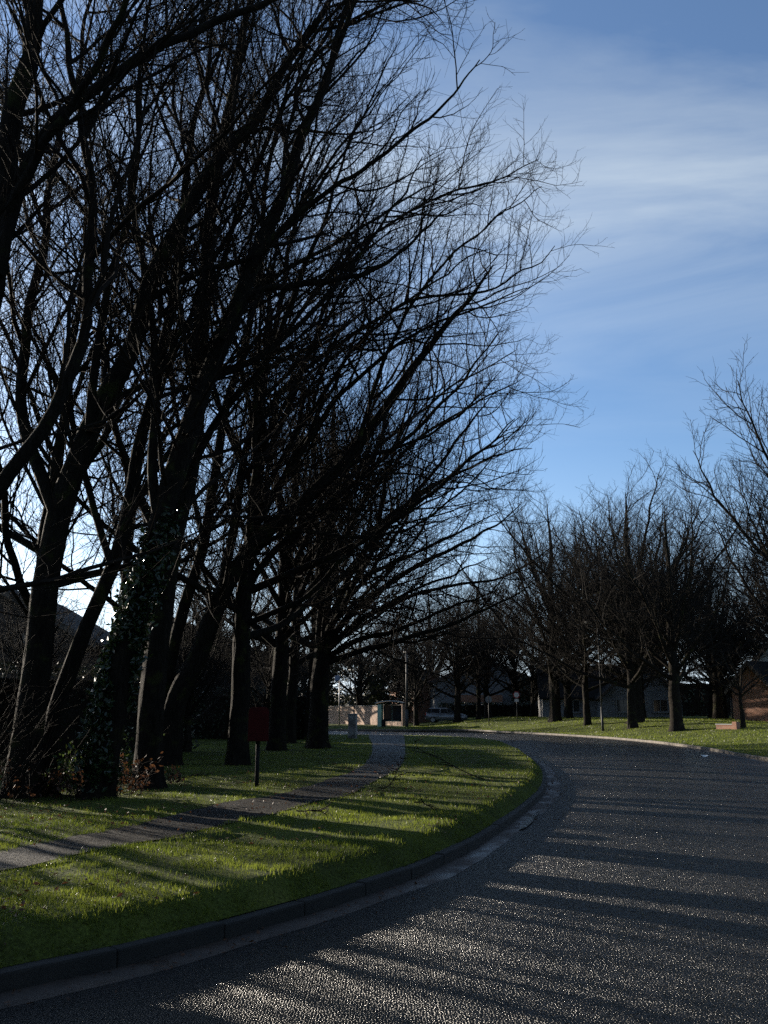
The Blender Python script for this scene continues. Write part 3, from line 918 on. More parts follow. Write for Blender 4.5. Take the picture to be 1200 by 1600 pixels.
b5 = gb(262, 1196)
make_tree('bare_tree', b5, [
    (np.vstack([b5 + [0, 0, -0.15], px_stem(b5[1], [(274, 1100), (308, 1030), (337, 952), (364, 895), (420, 830), (500, 760), (580, 670), (650, 570), (715, 490), (770, 420)], 0.6)]), 0.34, 0.02, 0.30),
    (px_stem(b5[1], [(345, 930), (362, 830), (385, 700), (420, 560), (450, 400), (480, 260), (540, 140)], 1.6), 0.17, 0.012, 0.2),
    (px_stem(b5[1], [(480, 780), (560, 720), (650, 690), (720, 645), (780, 580)], -0.6), 0.085, 0.010, 0.12),
    (px_stem(b5[1], [(560, 690), (590, 590), (640, 480), (710, 400), (800, 325), (850, 290)], 0.8), 0.085, 0.010, 0.15),
    (px_stem(b5[1], [(390, 680), (450, 600), (540, 530), (640, 470), (750, 455), (830, 420), (865, 385)], 0.0), 0.10, 0.010, 0.15),
    (px_stem(b5[1], [(420, 560), (490, 460), (580, 370), (680, 310), (780, 280), (840, 250)], 1.0), 0.085, 0.010, 0.15),
    (px_stem(b5[1], [(400, 850), (470, 830), (560, 840), (650, 820), (730, 760), (780, 700)], -1.2), 0.075, 0.010, 0.12),
], 106, 'bare tree whose thick trunk leans strongly right behind the ivied tree', group=ROW, bias=BIAS, dens=(1.9, 3.9, 5.0))

b6 = gb(252, 1200) + np.array([-0.5, 1.6, 0.0])
make_tree('bare_tree', b6, [
    (np.vstack([b6 + [0, 0, -0.15], px_stem(b6[1], [(262, 1060), (278, 985), (302, 900), (318, 845), (332, 760), (352, 640), (386, 520), (408, 400), (416, 290), (444, 150), (480, 20)], 1.8)]), 0.20, 0.015, 0.34),
    (px_stem(b6[1], [(318, 848), (350, 868), (300, 740), (270, 620), (265, 480), (290, 330)][:1] + [(300, 760), (275, 640), (266, 480), (290, 330), (300, 200)], 2.0), 0.10, 0.012, 0.2),
    (px_stem(b6[1], [(322, 830), (372, 760), (430, 660), (480, 560), (540, 440), (600, 330)], 1.2), 0.11, 0.012, 0.2),
], 107, 'forked grey bare tree standing behind the strongly leaning trunk', group=ROW, bias=BIAS)

def mid_tree(u, v, H, r0, hf, nl, seed, label, lean=(0.6, 0), bias=(0.2, -0.03), extra=(), low=3, base=None, **kw):
    r = np.random.default_rng(seed)
    b = gb(u, v) if base is None else np.asarray(base, float)
    st = proc_stems(r, b, H, r0, hf, nl, lean, bias, low=low)
    for pts, ra, dy in extra:
        st.append((px_stem(b[1], pts, dy), ra, 0.012, 0.15))
    return make_tree('bare_tree', b, st, seed, label, group=ROW, bias=(0.03, -0.01, 0), l4seg=1, **kw)
K2 = dict(dens=(1.7, 3.6, 5.0), tip=0.0043)
mid_tree(370, 1196, 17.0, 0.31, 3.4, 11, 201, 'straight bare tree right behind the red post box',
         extra=[([(372, 930), (430, 860), (520, 780), (620, 700), (720, 600), (780, 520)], 0.14, 0.5),
                ([(372, 980), (420, 960), (480, 930), (560, 850), (640, 800), (720, 760)], 0.11, -0.8),
                ([(380, 860), (460, 720), (550, 600), (650, 520), (750, 475), (820, 450)], 0.13, 0.0),
                ([(376, 900), (420, 760), (500, 620), (600, 500), (690, 430), (760, 390)], 0.12, 1.0)], **K2)
mid_tree(432, 1171, 17.0, 0.36, 3.6, 11, 202, 'bare tree with moss lit trunk just right of the red post box',
         extra=[([(436, 980), (520, 880), (620, 800), (720, 730), (815, 650)], 0.16, 0.5),
                ([(436, 940), (500, 800), (600, 690), (700, 610), (805, 550)], 0.15, 1.5),
                ([(438, 1000), (520, 930), (610, 880), (700, 840), (780, 800)], 0.14, -1.0)], **K2)
mid_tree(496, 1169, 16.5, 0.45, 3.2, 12, 203, 'stout bare tree nearest the bend, low boughs sweeping right',
         extra=[([(506, 1030), (560, 1000), (620, 985), (700, 950), (770, 925)], 0.16, -1.5),
                ([(502, 1015), (570, 940), (660, 880), (760, 830), (815, 785)], 0.19, 0.5),
                ([(500, 1000), (570, 860), (660, 770), (760, 720), (830, 700)], 0.18, 1.5),
                ([(498, 980), (550, 820), (640, 700), (740, 630), (820, 590), (880, 620)][:5], 0.16, -1.0),
                ([(506, 1022), (580, 960), (680, 920), (790, 900), (870, 850)], 0.13, 2.0),
                ([(504, 1020), (560, 970), (630, 930), (700, 900), (770, 870)], 0.13, -2.5),
                ([(508, 1035), (580, 1010), (660, 1000), (740, 975)], 0.10, 1.5)], dens=(1.9, 3.6, 4.4), tip=0.0048)
mid_tree(458, 1150, 16.0, 0.33, 3.6, 10, 204, 'thinner bare trunk half hidden between the mossy and the stout tree', base=on_ground(-4.2, 41.0), **K2)
mid_tree(0, 0, 16.0, 0.30, 3.4, 9, 206, 'bare tree at the far end of the row behind the stout one', base=on_ground(-4.0, 49.0), dens=(1.8, 3.4, 4.4), tip=0.006)
mid_tree(0, 0, 15.0, 0.28, 4.0, 7, 205, 'bare tree standing in the gardens behind the post box row', base=on_ground(-8.6, 29.0), bias=(0.1, 0), dens=(1.8, 3.8, 5.0), tip=0.006)
mid_tree(0, 0, 16.0, 0.30, 3.6, 7, 207, 'bare tree behind the leaning trunks, its limbs filling the left gaps', base=on_ground(-8.2, 21.0), bias=(0.1, 0), dens=(1.8, 3.8, 5.0), tip=0.0052)
print('near tree tris', make_tree.tris)

# --- the far side: three kinds of tree grown once, then placed one by one
def copy_tree(src, loc, rz, sc, label, group):
    r = src.copy(); COL.objects.link(r)
    r.location = loc; r.rotation_euler = (0, 0, rz); wx = 0.98 + 0.30 * ((rz * 3.7) % 1.0); r.scale = (sc * wx, sc * wx * 1.04, sc)
    r['label'] = label; r['group'] = group
    for ch in src.children:
        c = ch.copy(); COL.objects.link(c); c.parent = r
    return r
def far_tree(loc, seed, H, r0, hf, nl, label, spread=(30, 70), low=2, group='bare trees beyond the road', dens=(2.0, 3.4, 4.2), tip=0.0060, l4=(0.4, 1.1), zmax=0.5, **kw):
    r = np.random.default_rng(seed)
    st = proc_stems(r, loc, H, r0, hf, nl, (r.normal(0, .3), r.normal(0, .3)), (0, 0), spread, low=low, zmax=zmax, **kw)
    return make_tree('bare_tree', loc, st, seed, label, group=group, dens=dens, tip=tip, bark='bark_far', twig='twig_far', l4=l4, trop=0.12, sides=12, l4seg=1)
FG = 'bare trees beyond the road'
rA = gb(1058, 1141); rB = gb(868, 1127); rC = gb(918, 1133); rD = gb(995, 1129)
print('right trees', rA, rB, rC, rD)
treeA = far_tree(rA, 301, 16.8, 0.46, 2.8, 15, 'large upright bare tree nearest the far kerb, mossy left edge')
treeB = far_tree(rB, 302, 20.5, 0.58, 3.0, 16, 'thick bare tree on the far bank left of the lamp column', spread=(26, 64), dens=(1.7, 3.0, 3.6))
treeC = far_tree(rC, 303, 16.0, 0.32, 2.6, 14, 'smaller bare tree right beside the lamp column')
copy_tree(treeB, rD, 2.1, 0.92, 'thick bare tree on the far bank before the white gable', FG)
copy_tree(treeA, on_ground(rD[0] + 1.6, rD[1] + 6.0), 1.2, 0.90, 'bare tree just right of and behind the one before the gable', FG)
copy_tree(treeC, on_ground(rB[0] + 2.0, rB[1] + 4.5), 4.0, 1.05, 'thin bare tree just behind the thick one left of the lamp', FG)
copy_tree(treeC, on_ground(rA[0] - 1.2, rA[1] + 5.5), 2.5, 1.08, 'bare tree partly hidden behind the large upright one', FG)
treeE = far_tree(on_ground(16.0, 32.5), 304, 14.5, 0.36, 2.6, 14, 'bare tree reaching in from the right edge of the photo', spread=(32, 75), low=4, tip=0.0060, dens=(2.7, 3.9, 4.6))
for (x, y, rz, sc, src, lab) in [
    (3.2, 92, 0.4, 0.85, treeC, 'small bare tree by the lamp column next to the bus shelter'),
    (7.4, 93, 1.9, 0.9, treeA, 'bare tree in front of the parked silver car'),
    (9.9, 96, 3.3, 0.95, treeC, 'bare tree just right of the parked silver car'),
    (11.2, 99, 5.0, 0.85, treeA, 'dark bare tree before the shop porch'),
    (14.0, 97, 0.9, 0.9, treeC, 'bare tree behind the round red road sign'),
    (16.6, 102, 2.2, 0.85, treeA, 'bare tree at the right end of the shop front'),
    (33.0, 72, 5.2, 0.95, treeA, 'bare tree in the garden left of the brick house'),
    (40.0, 80, 1.0, 1.0, treeB, 'bare tree behind the brick house at the right edge'),
    (22.5, 80, 0.7, 0.95, treeC, 'bare tree between the gable and the large upright tree, far back'),
    (25.5, 70, 2.4, 0.85, treeA, 'bare tree in the gap right of the large upright one'),
    (36.0, 60, 4.1, 1.0, treeA, 'bare tree beyond the right edge by the sunlit house'),
    (29.0, 96, 5.6, 1.0, treeB, 'bare tree behind the dark hedge by the brick house'),
    (46.0, 104, 0.3, 1.1, treeB, 'bare tree far behind the brick house'),
    (14.0, 132, 3.0, 1.1, treeB, 'bare tree far behind the dim white house'),
    (7.0, 140, 5.9, 1.1, treeB, 'bare tree far behind the parked car'),
    (-3.0, 112, 0.2, 0.8, treeB, 'bare tree behind the brick wall and bus shelter'),
    (-9.5, 108, 2.8, 0.8, treeA, 'bare tree beyond the left end of the brick wall'),
    (1.5, 124, 1.4, 1.05, treeA, 'bare tree far behind the bus shelter roof')]:
    copy_tree(src, on_ground(x, y), rz, sc, lab, FG)
for (x, y, rz, sc, src, lab) in [
    (31.5, 88, 0.9, 0.95, treeA, 'bare tree filling the gap left of the brick house'),
    (27.5, 74, 3.2, 0.75, treeC, 'small bare tree behind the short lamp column')]:
    copy_tree(src, on_ground(x, y), rz, sc, lab, FG)
LG = 'bare garden trees behind the row'
for (x, y, rz, sc, src, lab) in [
    (-9.0, 88, 0.6, 0.45, treeB, 'bare tree across the side road left of the grey pillar'),
    (-14.5, 86, 2.2, 0.5, treeA, 'bare tree across the side road behind the stout trunk'),
    (-20.0, 84, 3.1, 0.55, treeC, 'bare tree across the side road seen past the post box'),
    (-10.6, 56, 1.5, 0.85, treeA, 'bare garden tree before the low gabled house'),
    (-7.6, 60, 4.5, 0.5, treeB, 'bare garden tree behind the clipped hedge'),
    (-9.6, 25, 5.2, 0.34, treeC, 'young bare tree behind the leaning trunks'),
    (-6.6, 31, 0.2, 0.34, treeA, 'young bare tree behind the post box'),
    (-9.4, 42, 2.9, 0.42, treeC, 'young bare tree in front of the clipped hedge'),
    (-5.8, 46, 3.9, 0.45, treeC, 'young bare tree behind the stout trunk')]:
    copy_tree(src, on_ground(x, y), rz, sc, lab, LG)
for i, (x, y, H, r0, lab) in enumerate([
        (-12.4, 17.6, 9.0, 0.11, 'slender bare sapling out past the left edge of the photo'),
        (-15.8, 21.5, 10.0, 0.14, 'taller bare sapling beyond the slender one past the left edge'),
        (-11.2, 13.0, 9.5, 0.10, 'slim bare sapling nearest the camera past the left edge'),
        (-18.2, 22.0, 10.0, 0.16, 'outermost bare sapling past the left edge of the photo'),
        (-13.6, 15.2, 9.0, 0.09, 'thin bare sapling between two others past the left edge'),
        (-16.8, 17.6, 9.5, 0.12, 'leaning bare sapling past the left edge of the photo'),
        (-14.6, 18.9, 9.5, 0.08, 'very thin bare sapling amid the others past the left edge'),
        (-17.4, 24.4, 10.0, 0.11, 'bare sapling farthest back past the left edge'),
        (-12.6, 20.3, 9.0, 0.09, 'straight thin bare sapling past the left edge'),
        (-9.6, 15.2, 8.5, 0.07, 'whippy bare sapling just outside the left edge'),
        (-10.2, 22.6, 9.5, 0.12, 'slim bare sapling behind the leaning trunks')]):
    rs = np.random.default_rng(500 + i)
    b_ = on_ground(x, y)
    make_tree('bare_sapling', b_, proc_stems(rs, b_, H, r0, 3.4, 5, (rs.normal(0, 0.5), rs.normal(0, 0.5)), spread=(15, 40)), 500 + i, lab, group='bare saplings left of the row', dens=(0.9, 1.6, 2.0), tip=0.004, maxl2=2.2, sides=10)
# low spreading garden tree before the brick house
sb = gb(1161, 1137)
r = np.random.default_rng(77)
st = [(np.array([sb + [0, 0, -0.1], sb + [0.02, 0, 0.8], sb + [-0.03, 0, 1.6], sb + [0.1, 0.1, 2.3]]), 0.16, 0.06, 0.8)]
for az, el, L in [(0.1, 40, 3.6), (2.9, 42, 3.2), (0.4, 62, 3.2), (2.6, 65, 3.0), (1.4, 60, 3.0), (4.4, 55, 3.0), (5.6, 35, 3.0), (3.5, 30, 2.6)]:
    dv = np.array([math.cos(az) * math.cos(R(el)), math.sin(az) * math.cos(R(el)), math.sin(R(el))])
    pt, _, _ = grow(r, (sb + [0, 0, 1.7 + r.uniform(0, 0.4)])[None], dv[None], np.array([L]), np.array([.1]), np.array([.1]), 6, 0.1, 0.05)
    st.append((pt[0], 0.075, 0.012, 0.2))
make_tree('garden_tree', sb, st, 311, 'low spreading bare garden tree before the brick house', group=None, bark='bark_far', twig='twig_far', dens=(1.6, 2.6, 3.0), tip=0.008, maxl2=2.0)
print('all tree tris', make_tree.tris)

# nest in the top of a far tree
nb = at_depth(988, 752, rA[1])
vv = np.vstack([np.array([v.co[:] for v in ch.data.vertices]) for ch in treeA.children if ch.name.startswith('limb')]) + np.asarray(rA)
nb = vv[((vv - nb) ** 2).sum(1).argmin()]        # wedged on a bough
mbn = []
rn = np.random.default_rng(5)
c = rn.normal(0, 1, (90, 3)); c = nrm(c) * rn.uniform(0.10, 0.2, (90, 1)) * np.array([1, 1, 0.6])
dn = nrm(np.cross(c, rn.normal(0, 1, (90, 3))))
pn, dd, rd = grow(rn, c - dn * 0.14, dn, np.full(90, 0.3), np.full(90, 0.010), np.full(90, 0.007), 3, 0.15, 0.0)
V, F = tubes(pn, dd, rd, 3)
o = link('bird_nest', np_mesh('bird_nest', V, F), None, M['twig']); o.location = nb
tag(o, 'small dark twig nest high in a far tree', 'nest')

# ------------------------------------------------------------------ ivy, undergrowth, shrubs
P = px_stem(b3[1], [(150, 1225), (178, 1090), (214, 950), (240, 860), (258, 790)], 0.15)
Pf = resample(catmull(P, 8), 0.02)
n0 = 6500
k = r_.integers(0, len(Pf), n0)
a = r_.uniform(0, 2 * math.pi, n0)
rad = 0.27 - 0.08 * k / len(Pf) + np.abs(r_.normal(0, 0.07, n0))
patch = vnoise(k * 0.03, a * 1.3, 61)
ok = patch > 0.40
C = Pf[k] + np.stack([np.cos(a) * rad, np.sin(a) * rad, r_.normal(0, 0.05, n0)], 1)
V, F = leaf_quads(C[ok], r_.uniform(0.035, 0.07, ok.sum()), 8, 1.0)
o = link('ivy', np_mesh('ivy', V - b3, F, False), ivied, M['ivy'])
o['kind'] = 'stuff'; o['label'] = 'glossy green ivy climbing the trunk'

def shrub(name, base, n, H, spread, lean, label, leaf=None, nleaf=0, lsize=0.04, seed=0, group=None, cat='shrub', lh=1.0, rad=0.006, side=7):
    r = np.random.default_rng(seed)
    base = np.asarray(base, float)
    root = empty(name, base); tag(root, label, cat, group)
    st = np.c_[r.normal(0, spread * 0.35, (n, 2)), np.full(n, -0.03)]
    d = np.c_[r.normal(0, 0.32, (n, 2)) + np.array(lean), np.ones(n)]
    ln = H * r.uniform(0.5, 1.1, n)
    p = grow(r, st, d, ln, np.full(n, rad), np.full(n, 0.003), 7, 0.09, 0.02)
    V1, F1 = tubes(*p, 4)
    q, dd, rr, t, pl, _ = spawn(r, *p, ln, np.full(n, side), 0.25, 1.0, R(25), R(60))
    l2 = pl * 0.3 * r.uniform(0.4, 1.1, len(q))
    p2 = grow(r, q, dd, l2, np.full(len(q), 0.004), np.full(len(q), 0.0025), 3, 0.1, 0.05)
    V2, F2 = tubes(*p2, 3)
    o = link('stems', np_mesh('stems', np.vstack([V1, V2]), np.vstack([F1, F2 + len(V1)])), root, M['twig'])
    o['kind'] = 'stuff'
    if leaf:
        pp = np.vstack([p[0].reshape(-1, 3), p2[0].reshape(-1, 3)])
        pp = pp[pp[:, 2] < H * lh]
        C = pp[r.integers(0, len(pp), nleaf)] + r.normal(0, 0.05, (nleaf, 3))
        C[:, 2] = np.abs(C[:, 2]) + 0.02
        V, F = leaf_quads(C, r.uniform(0.5, 1.2, nleaf) * lsize, seed + 1, 0.8)
        o = link('leaves', np_mesh('leaves', V, F, False), root, M[leaf]); o['kind'] = 'stuff'
    return root
UG = 'undergrowth at the foot of the tree row'
shrub('whip_shrub', on_ground(-7.3, 14.6), 34, 3.0, 1.6, (0.30, 0), 'thicket of thin bare whips leaning right at the left edge', seed=1, group=UG)
shrub('whip_shrub', on_ground(-5.9, 13.6), 26, 2.2, 0.9, (0.40, 0), 'shorter bare whips between the two leftmost trunks', seed=2, group=UG)
shrub('bramble', gb(105, 1240), 26, 0.85, 0.6, (0, 0), 'green and orange bramble just left of the ivied trunk', 'bramble_leaf', 260, 0.05, 3, UG, 'bramble')
shrub('bramble', gb(110, 1246), 22, 0.50, 0.7, (0, 0), 'rust brown dead bracken left of the ivied trunk', 'dead_leaf', 300, 0.045, 4, UG, 'bracken')
shrub('bramble', gb(190, 1242), 28, 0.70, 0.7, (0, 0), 'rust brown dead bracken between ivied and upright trunks', 'dead_leaf', 420, 0.045, 5, UG, 'bracken')
shrub('bramble', gb(195, 1222), 24, 1.1, 0.6, (0, 0), 'leafy green bramble between ivied and upright trunks', 'bramble_leaf', 300, 0.05, 6, UG, 'bramble')
shrub('bramble', gb(20, 1250), 26, 0.6, 1.0, (0, 0), 'low brown bracken at the foot of the leftmost trunk', 'dead_leaf', 220, 0.04, 7, UG, 'bracken')
shrub('bramble', gb(265, 1225), 18, 0.4, 0.5, (0, 0), 'small dry weeds right of the upright trunk', 'dead_leaf', 90, 0.04, 8, UG, 'weeds')

def leaf_mass(name, base, size, n, leaf, lsize, label, seed, cat='hedge', boxy=False, group=None, trunk=None):
    r = np.random.default_rng(seed)
    root = empty(name, base); tag(root, label, cat, group)
    if boxy:
        C = r.uniform(-1, 1, (n, 3))
        ax = r.integers(0, 3, n); C[np.arange(n), ax] = np.sign(C[np.arange(n), ax]) * r.uniform(0.8, 1.06, n)
        C = C * np.array(size) / 2; C[:, 2] += size[2] / 2
    else:
        C = nrm(r.normal(0, 1, (n, 3)))
        lob = 0.75 + 0.5 * vnoise(np.arctan2(C[:, 1], C[:, 0]) * 2.4 + 7, C[:, 2] * 4 + 3, seed)
        C = C * (r.uniform(0.45, 1, n) ** 0.5 * lob)[:, None] * np.array(size) / 2
        C[:, 2] += size[2] / 2 + (trunk or 0)
    V, F = leaf_quads(C, r.uniform(0.6, 1.3, n) * lsize, seed, 1.0)
    o = link('leaves', np_mesh('leaves', V, F, False), root, M[leaf]); o['kind'] = 'stuff'
    mb = MB()
    if boxy: mb.box((0, 0, size[2] * 0.42), (size[0] * 0.86, size[1] * 0.8, size[2] * 0.84))
    else: mb.cyl((0, 0, -0.1), (0, 0, size[2] * 0.6 + (trunk or 0)), 0.22, 0.06, 10)
    mb.build('branch_core' if boxy else 'trunk', M['twig'], root)
    return root
leaf_mass('hedge', on_ground(-8.2, 50), (9.5, 1.4, 2.7), 5200, 'evergreen', 0.10, 'dark clipped evergreen hedge behind the post box trees', 21, boxy=True)
hg = leaf_mass('hedge', on_ground(-10.2, 26.2), (12.5, 1.2, 2.6), 5200, 'evergreen', 0.08, 'dark garden hedge added behind the tree row and post box to shade the ground', 23, boxy=True)
hg.rotation_euler = (0, 0, R(58))  # added hedge: its line and height cast shade behind the path
leaf_mass('hedge', on_ground(-17.0, 30), (13.0, 1.3, 2.0), 5200, 'evergreen', 0.09, 'dark garden hedge in front of the left houses', 22, boxy=True)
EG = 'dark evergreens behind the brick wall'
for i, (x, y, sx, sz, lab) in enumerate([
        (-11.5, 118, 9, 8.5, 'dark evergreen left of the brick wall'),
        (-4.5, 122, 9, 9.0, 'dark evergreen rising behind the middle of the brick wall'),
        (2.0, 119, 8, 8.0, 'dark evergreen behind the bus shelter'),
        (-19.0, 104, 10, 7.5, 'dark evergreen behind the stout tree'),
        (-27.0, 90, 11, 8.0, 'broad dark evergreen seen between the post box trees')]):
    leaf_mass('evergreen_tree', on_ground(x, y), (sx, sx, sz), 5200, 'evergreen', 0.24, lab, 30 + i, 'tree', group=EG, trunk=0.4)
leaf_mass('hedge', on_ground(30.5, 66), (7.0, 1.6, 1.9), 2600, 'evergreen', 0.11, 'dark garden hedge left of the brick house', 41, boxy=True)
leaf_mass('evergreen_tree', on_ground(33.0, 82), (4.6, 4.6, 7.5), 2600, 'evergreen', 0.2, 'dark evergreen between bungalow and brick house', 42, 'tree', trunk=0.3)
leaf_mass('hedge', on_ground(40.0, 112), (46.0, 2.0, 4.6), 9000, 'evergreen', 0.22, 'tall dark hedge closing the view behind the bungalow', 44, boxy=True)
leaf_mass('hedge', on_ground(2.0, 150), (60.0, 2.0, 5.0), 9000, 'evergreen', 0.26, 'tall dark hedge closing the view behind the dim white house', 45, boxy=True)
leaf_mass('hedge', on_ground(14.6, 104), (16.0, 1.4, 1.5), 3000, 'evergreen', 0.13, 'low dark hedge running before the shop', 43, boxy=True)

OG = 'unseen evergreens added to block sky light'  # unseen trees added to cut sky light from behind and beside the camera
for i, (x, y, sx_, sz_, lab) in enumerate([
        (21.0, 16, 9, 11, 'broad unseen evergreen on the right bank, added to block sky light'),
        (20.0, 4, 10, 12, 'tall unseen evergreen right of the camera, added to block sky light'),
        (16.0, -9, 10, 12, 'tall unseen evergreen behind the camera to the right, added to block sky light'),
        (6.0, -17, 11, 12, 'tall unseen evergreen straight behind the camera, added to block sky light'),
        (-6.0, -20, 11, 12, 'tall unseen evergreen behind the camera to the left, added to block sky light'),
        (-19.0, -14, 11, 12, 'tall unseen evergreen far left behind the camera, added to block sky light'),
        (-20.0, -4, 8, 9, 'broad unseen evergreen left of the camera, added to block sky light')]):
    leaf_mass('evergreen_tree', (x, y, 0.2), (sx_, sx_, sz_), 2600, 'evergreen', 0.42, lab, 130 + i, 'tree', group=OG, trunk=0.4)
# fallen branches on the verge
def fallen(u, v, L, rz, seed, label):
    r = np.random.default_rng(seed)
    b = gb(u, v)
    root = empty('fallen_branch', b + [0, 0, 0.03], rz); tag(root, label, 'branch', 'fallen branches on the grass')
    p = grow(r, np.array([[-L / 2, 0, 0.03]]), np.array([[1.0, 0, 0.06]]), np.array([L]), np.array([0.010]), np.array([0.004]), 9, 0.24, 0.0)
    V1, F1 = tubes(*p, 5)
    link('stem', np_mesh('stem', V1, F1), root, M['twig'])
    q, dd, rr, t, pl, _ = spawn(r, *p, np.array([L]), np.array([9]), 0.15, 1.0, R(30), R(65))
    dd[:, 2] = np.abs(dd[:, 2]) * 0.35
    l2 = L * 0.33 * r.uniform(0.5, 1.1, len(q))
    p2 = grow(r, q, dd, l2, np.full(len(q), 0.008), np.full(len(q), 0.003), 4, 0.16, 0.0)
    V2, F2 = tubes(*p2, 4)
    o = link('twigs', np_mesh('twigs', V2, F2), root, M['twig'])
fallen(722, 1218, 1.7, 2.0, 1, 'dark fallen branch with upturned twigs in the middle of the verge')
fallen(640, 1236, 1.1, 0.2, 2, 'fallen branch lying flat left of the upturned one')
fallen(690, 1262, 0.8, -0.3, 3, 'thin fallen branch nearest the kerb on the verge')
fallen(288, 1226, 0.7, 1.0, 4, 'pale fallen twig on the grass by the upright trunk')
fallen(500, 1276, 0.7, -0.4, 5, 'fallen twig beside the footpath on the verge')

# puddle and drain in the gutter, scrap on the road
def blob(name, c, sx, sy, rz, z, m, label, cat, seed):
    r = np.random.default_rng(seed)
    a = np.linspace(0, 2 * math.pi, 40, endpoint=False)
    rr = 1 + 0.22 * np.sin(2 * a + r.uniform(0, 6)) + 0.14 * np.sin(3 * a + r.uniform(0, 6)) + 0.08 * np.sin(5 * a + r.uniform(0, 6))
    V = np.c_[np.cos(a) * rr * sx, np.sin(a) * rr * sy, np.zeros(40)]
    V = np.vstack([V, [[0, 0, 0]]])
    F = np.array([[i, (i + 1) % 40, 40] for i in range(40)])
    o = link(name, np_mesh(name, V, F, False), None, m)
    o.location = (c[0], c[1], z); o.rotation_euler = (0, 0, rz)
    return tag(o, label, cat)
mw, n_, l_, b_ = mat('puddle_water')
b_.inputs['Base Color'].default_value = (0.015, 0.014, 0.012, 1)
b_.inputs['Roughness'].default_value = 0.18
bump(n_, l_, noise(n_, l_, 30, 2, 0.5, pos(n_)), b_, 0.5, 0.01)
M['water'] = mw
c = at_z(822, 1282, 0.02); k = ((LK - c[:2]) ** 2).sum(1).argmin(); tg = LK[k + 1] - LK[k - 1]
nr = np.array([tg[1], -tg[0]]) / np.linalg.norm(tg)
q = LK[k] + nr * 0.20
blob('puddle', q, 1.1, 0.06, math.atan2(tg[1], tg[0]), 0.026, M['water'], 'long pale puddle lying in the gutter at the bend', 'puddle', 3)
M['iron'] = simple('cast_iron', (0.035, 0.032, 0.03), 0.45, 0.6, spec=0.5)
M['paper'] = simple('white_scrap', (0.75, 0.74, 0.70), 0.7, var=0.08)
c = at_z(1102, 1180.5, 0.06)
o = blob('paper_scrap', c, 0.22, 0.10, 0.2, road_z(c[None, :2])[0] + 0.03, M['paper'], 'white scrap of litter on the road by the far kerb', 'litter', 9)
bm = bmesh.new(); bm.from_mesh(o.data)
for v in bm.verts: v.co.z += 0.03 * math.sin(v.co.x * 20) + 0.02 * math.cos(v.co.y * 31)
bmesh.ops.solidify(bm, geom=bm.faces[:], thickness=0.004)
bm.to_mesh(o.data); bm.free()

# ------------------------------------------------------------------ red post box on its pole
M['red'] = simple('post_box_red', (0.036, 0.003, 0.003), 0.6, var=0.15, scale=9, spec=0.08)
M['black'] = simple('black_paint', (0.008, 0.008, 0.008), 0.75, spec=0.1)
pb = gb(401, 1229)
root = empty('post_box', pb, R(8))
tag(root, 'red post box with rounded top on a black pole beside the footpath', 'post box')
W2, HB, Z0, DB = 0.185, 0.60, 0.79, 0.30
MB().cyl((0, 0, -0.3), (0, 0, Z0 + 0.02), 0.038, n=14).build('pole', M['black'], root, True)
mb = MB()
prof = [(-W2, Z0), (W2, Z0)] + [(W2 - 0.09 + 0.09 * math.cos(t), Z0 + HB - 0.09 + 0.09 * math.sin(t)) for t in np.linspace(0, math.pi / 2, 7)] + \
       [(-W2 + 0.09 + 0.09 * math.cos(t), Z0 + HB - 0.09 + 0.09 * math.sin(t)) for t in np.linspace(math.pi / 2, math.pi, 7)]
mb.prism([(x, -DB / 2, zc) for x, zc in prof], (0, DB, 0))
bmesh.ops.bevel(mb.bm, geom=[e for e in mb.bm.edges if abs(e.calc_face_angle(0)) > 1.0], offset=0.012, segments=2, affect='EDGES')
mb.build('body', M['red'], root)
mb = MB(); mb.box((0, -DB / 2 - 0.008, Z0 + 0.025), (W2 * 2 + 0.01, 0.016, 0.03)); mb.box((0, DB / 2 + 0.008, Z0 + 0.025), (W2 * 2 + 0.01, 0.016, 0.03)); mb.build('base_rim', M['red'], root)
MB().box((0, DB / 2 + 0.02, Z0 + 0.46), (0.26, 0.045, 0.05), bevel=0.008).build('slot_hood', M['red'], root)
MB().box((0, DB / 2 + 0.006, Z0 + 0.42), (0.24, 0.014, 0.03)).build('letter_slot', M['black'], root)
dd_ = MB().box((0, DB / 2 + 0.008, Z0 + 0.2), (0.28, 0.016, 0.30), bevel=0.006).build('door', M['red'], root)
MB().cyl((0.10, DB / 2 + 0.012, Z0 + 0.2), (0.10, DB / 2 + 0.03, Z0 + 0.2), 0.014).build('lock', M['iron'], dd_)

# grey pillar by the path end
pp = gb(551, 1154)
root = empty('utility_pillar', pp, R(-12))
tag(root, 'squat grey concrete pillar standing at the end of the footpath', 'pillar')
MB().box((0, 0, 0.62), (0.46, 0.36, 1.36), bevel=0.03).build('body', M['far_concrete'], root)
MB().box((0, 0, 1.335), (0.50, 0.40, 0.075), bevel=0.02).build('cap', M['far_concrete'], root)

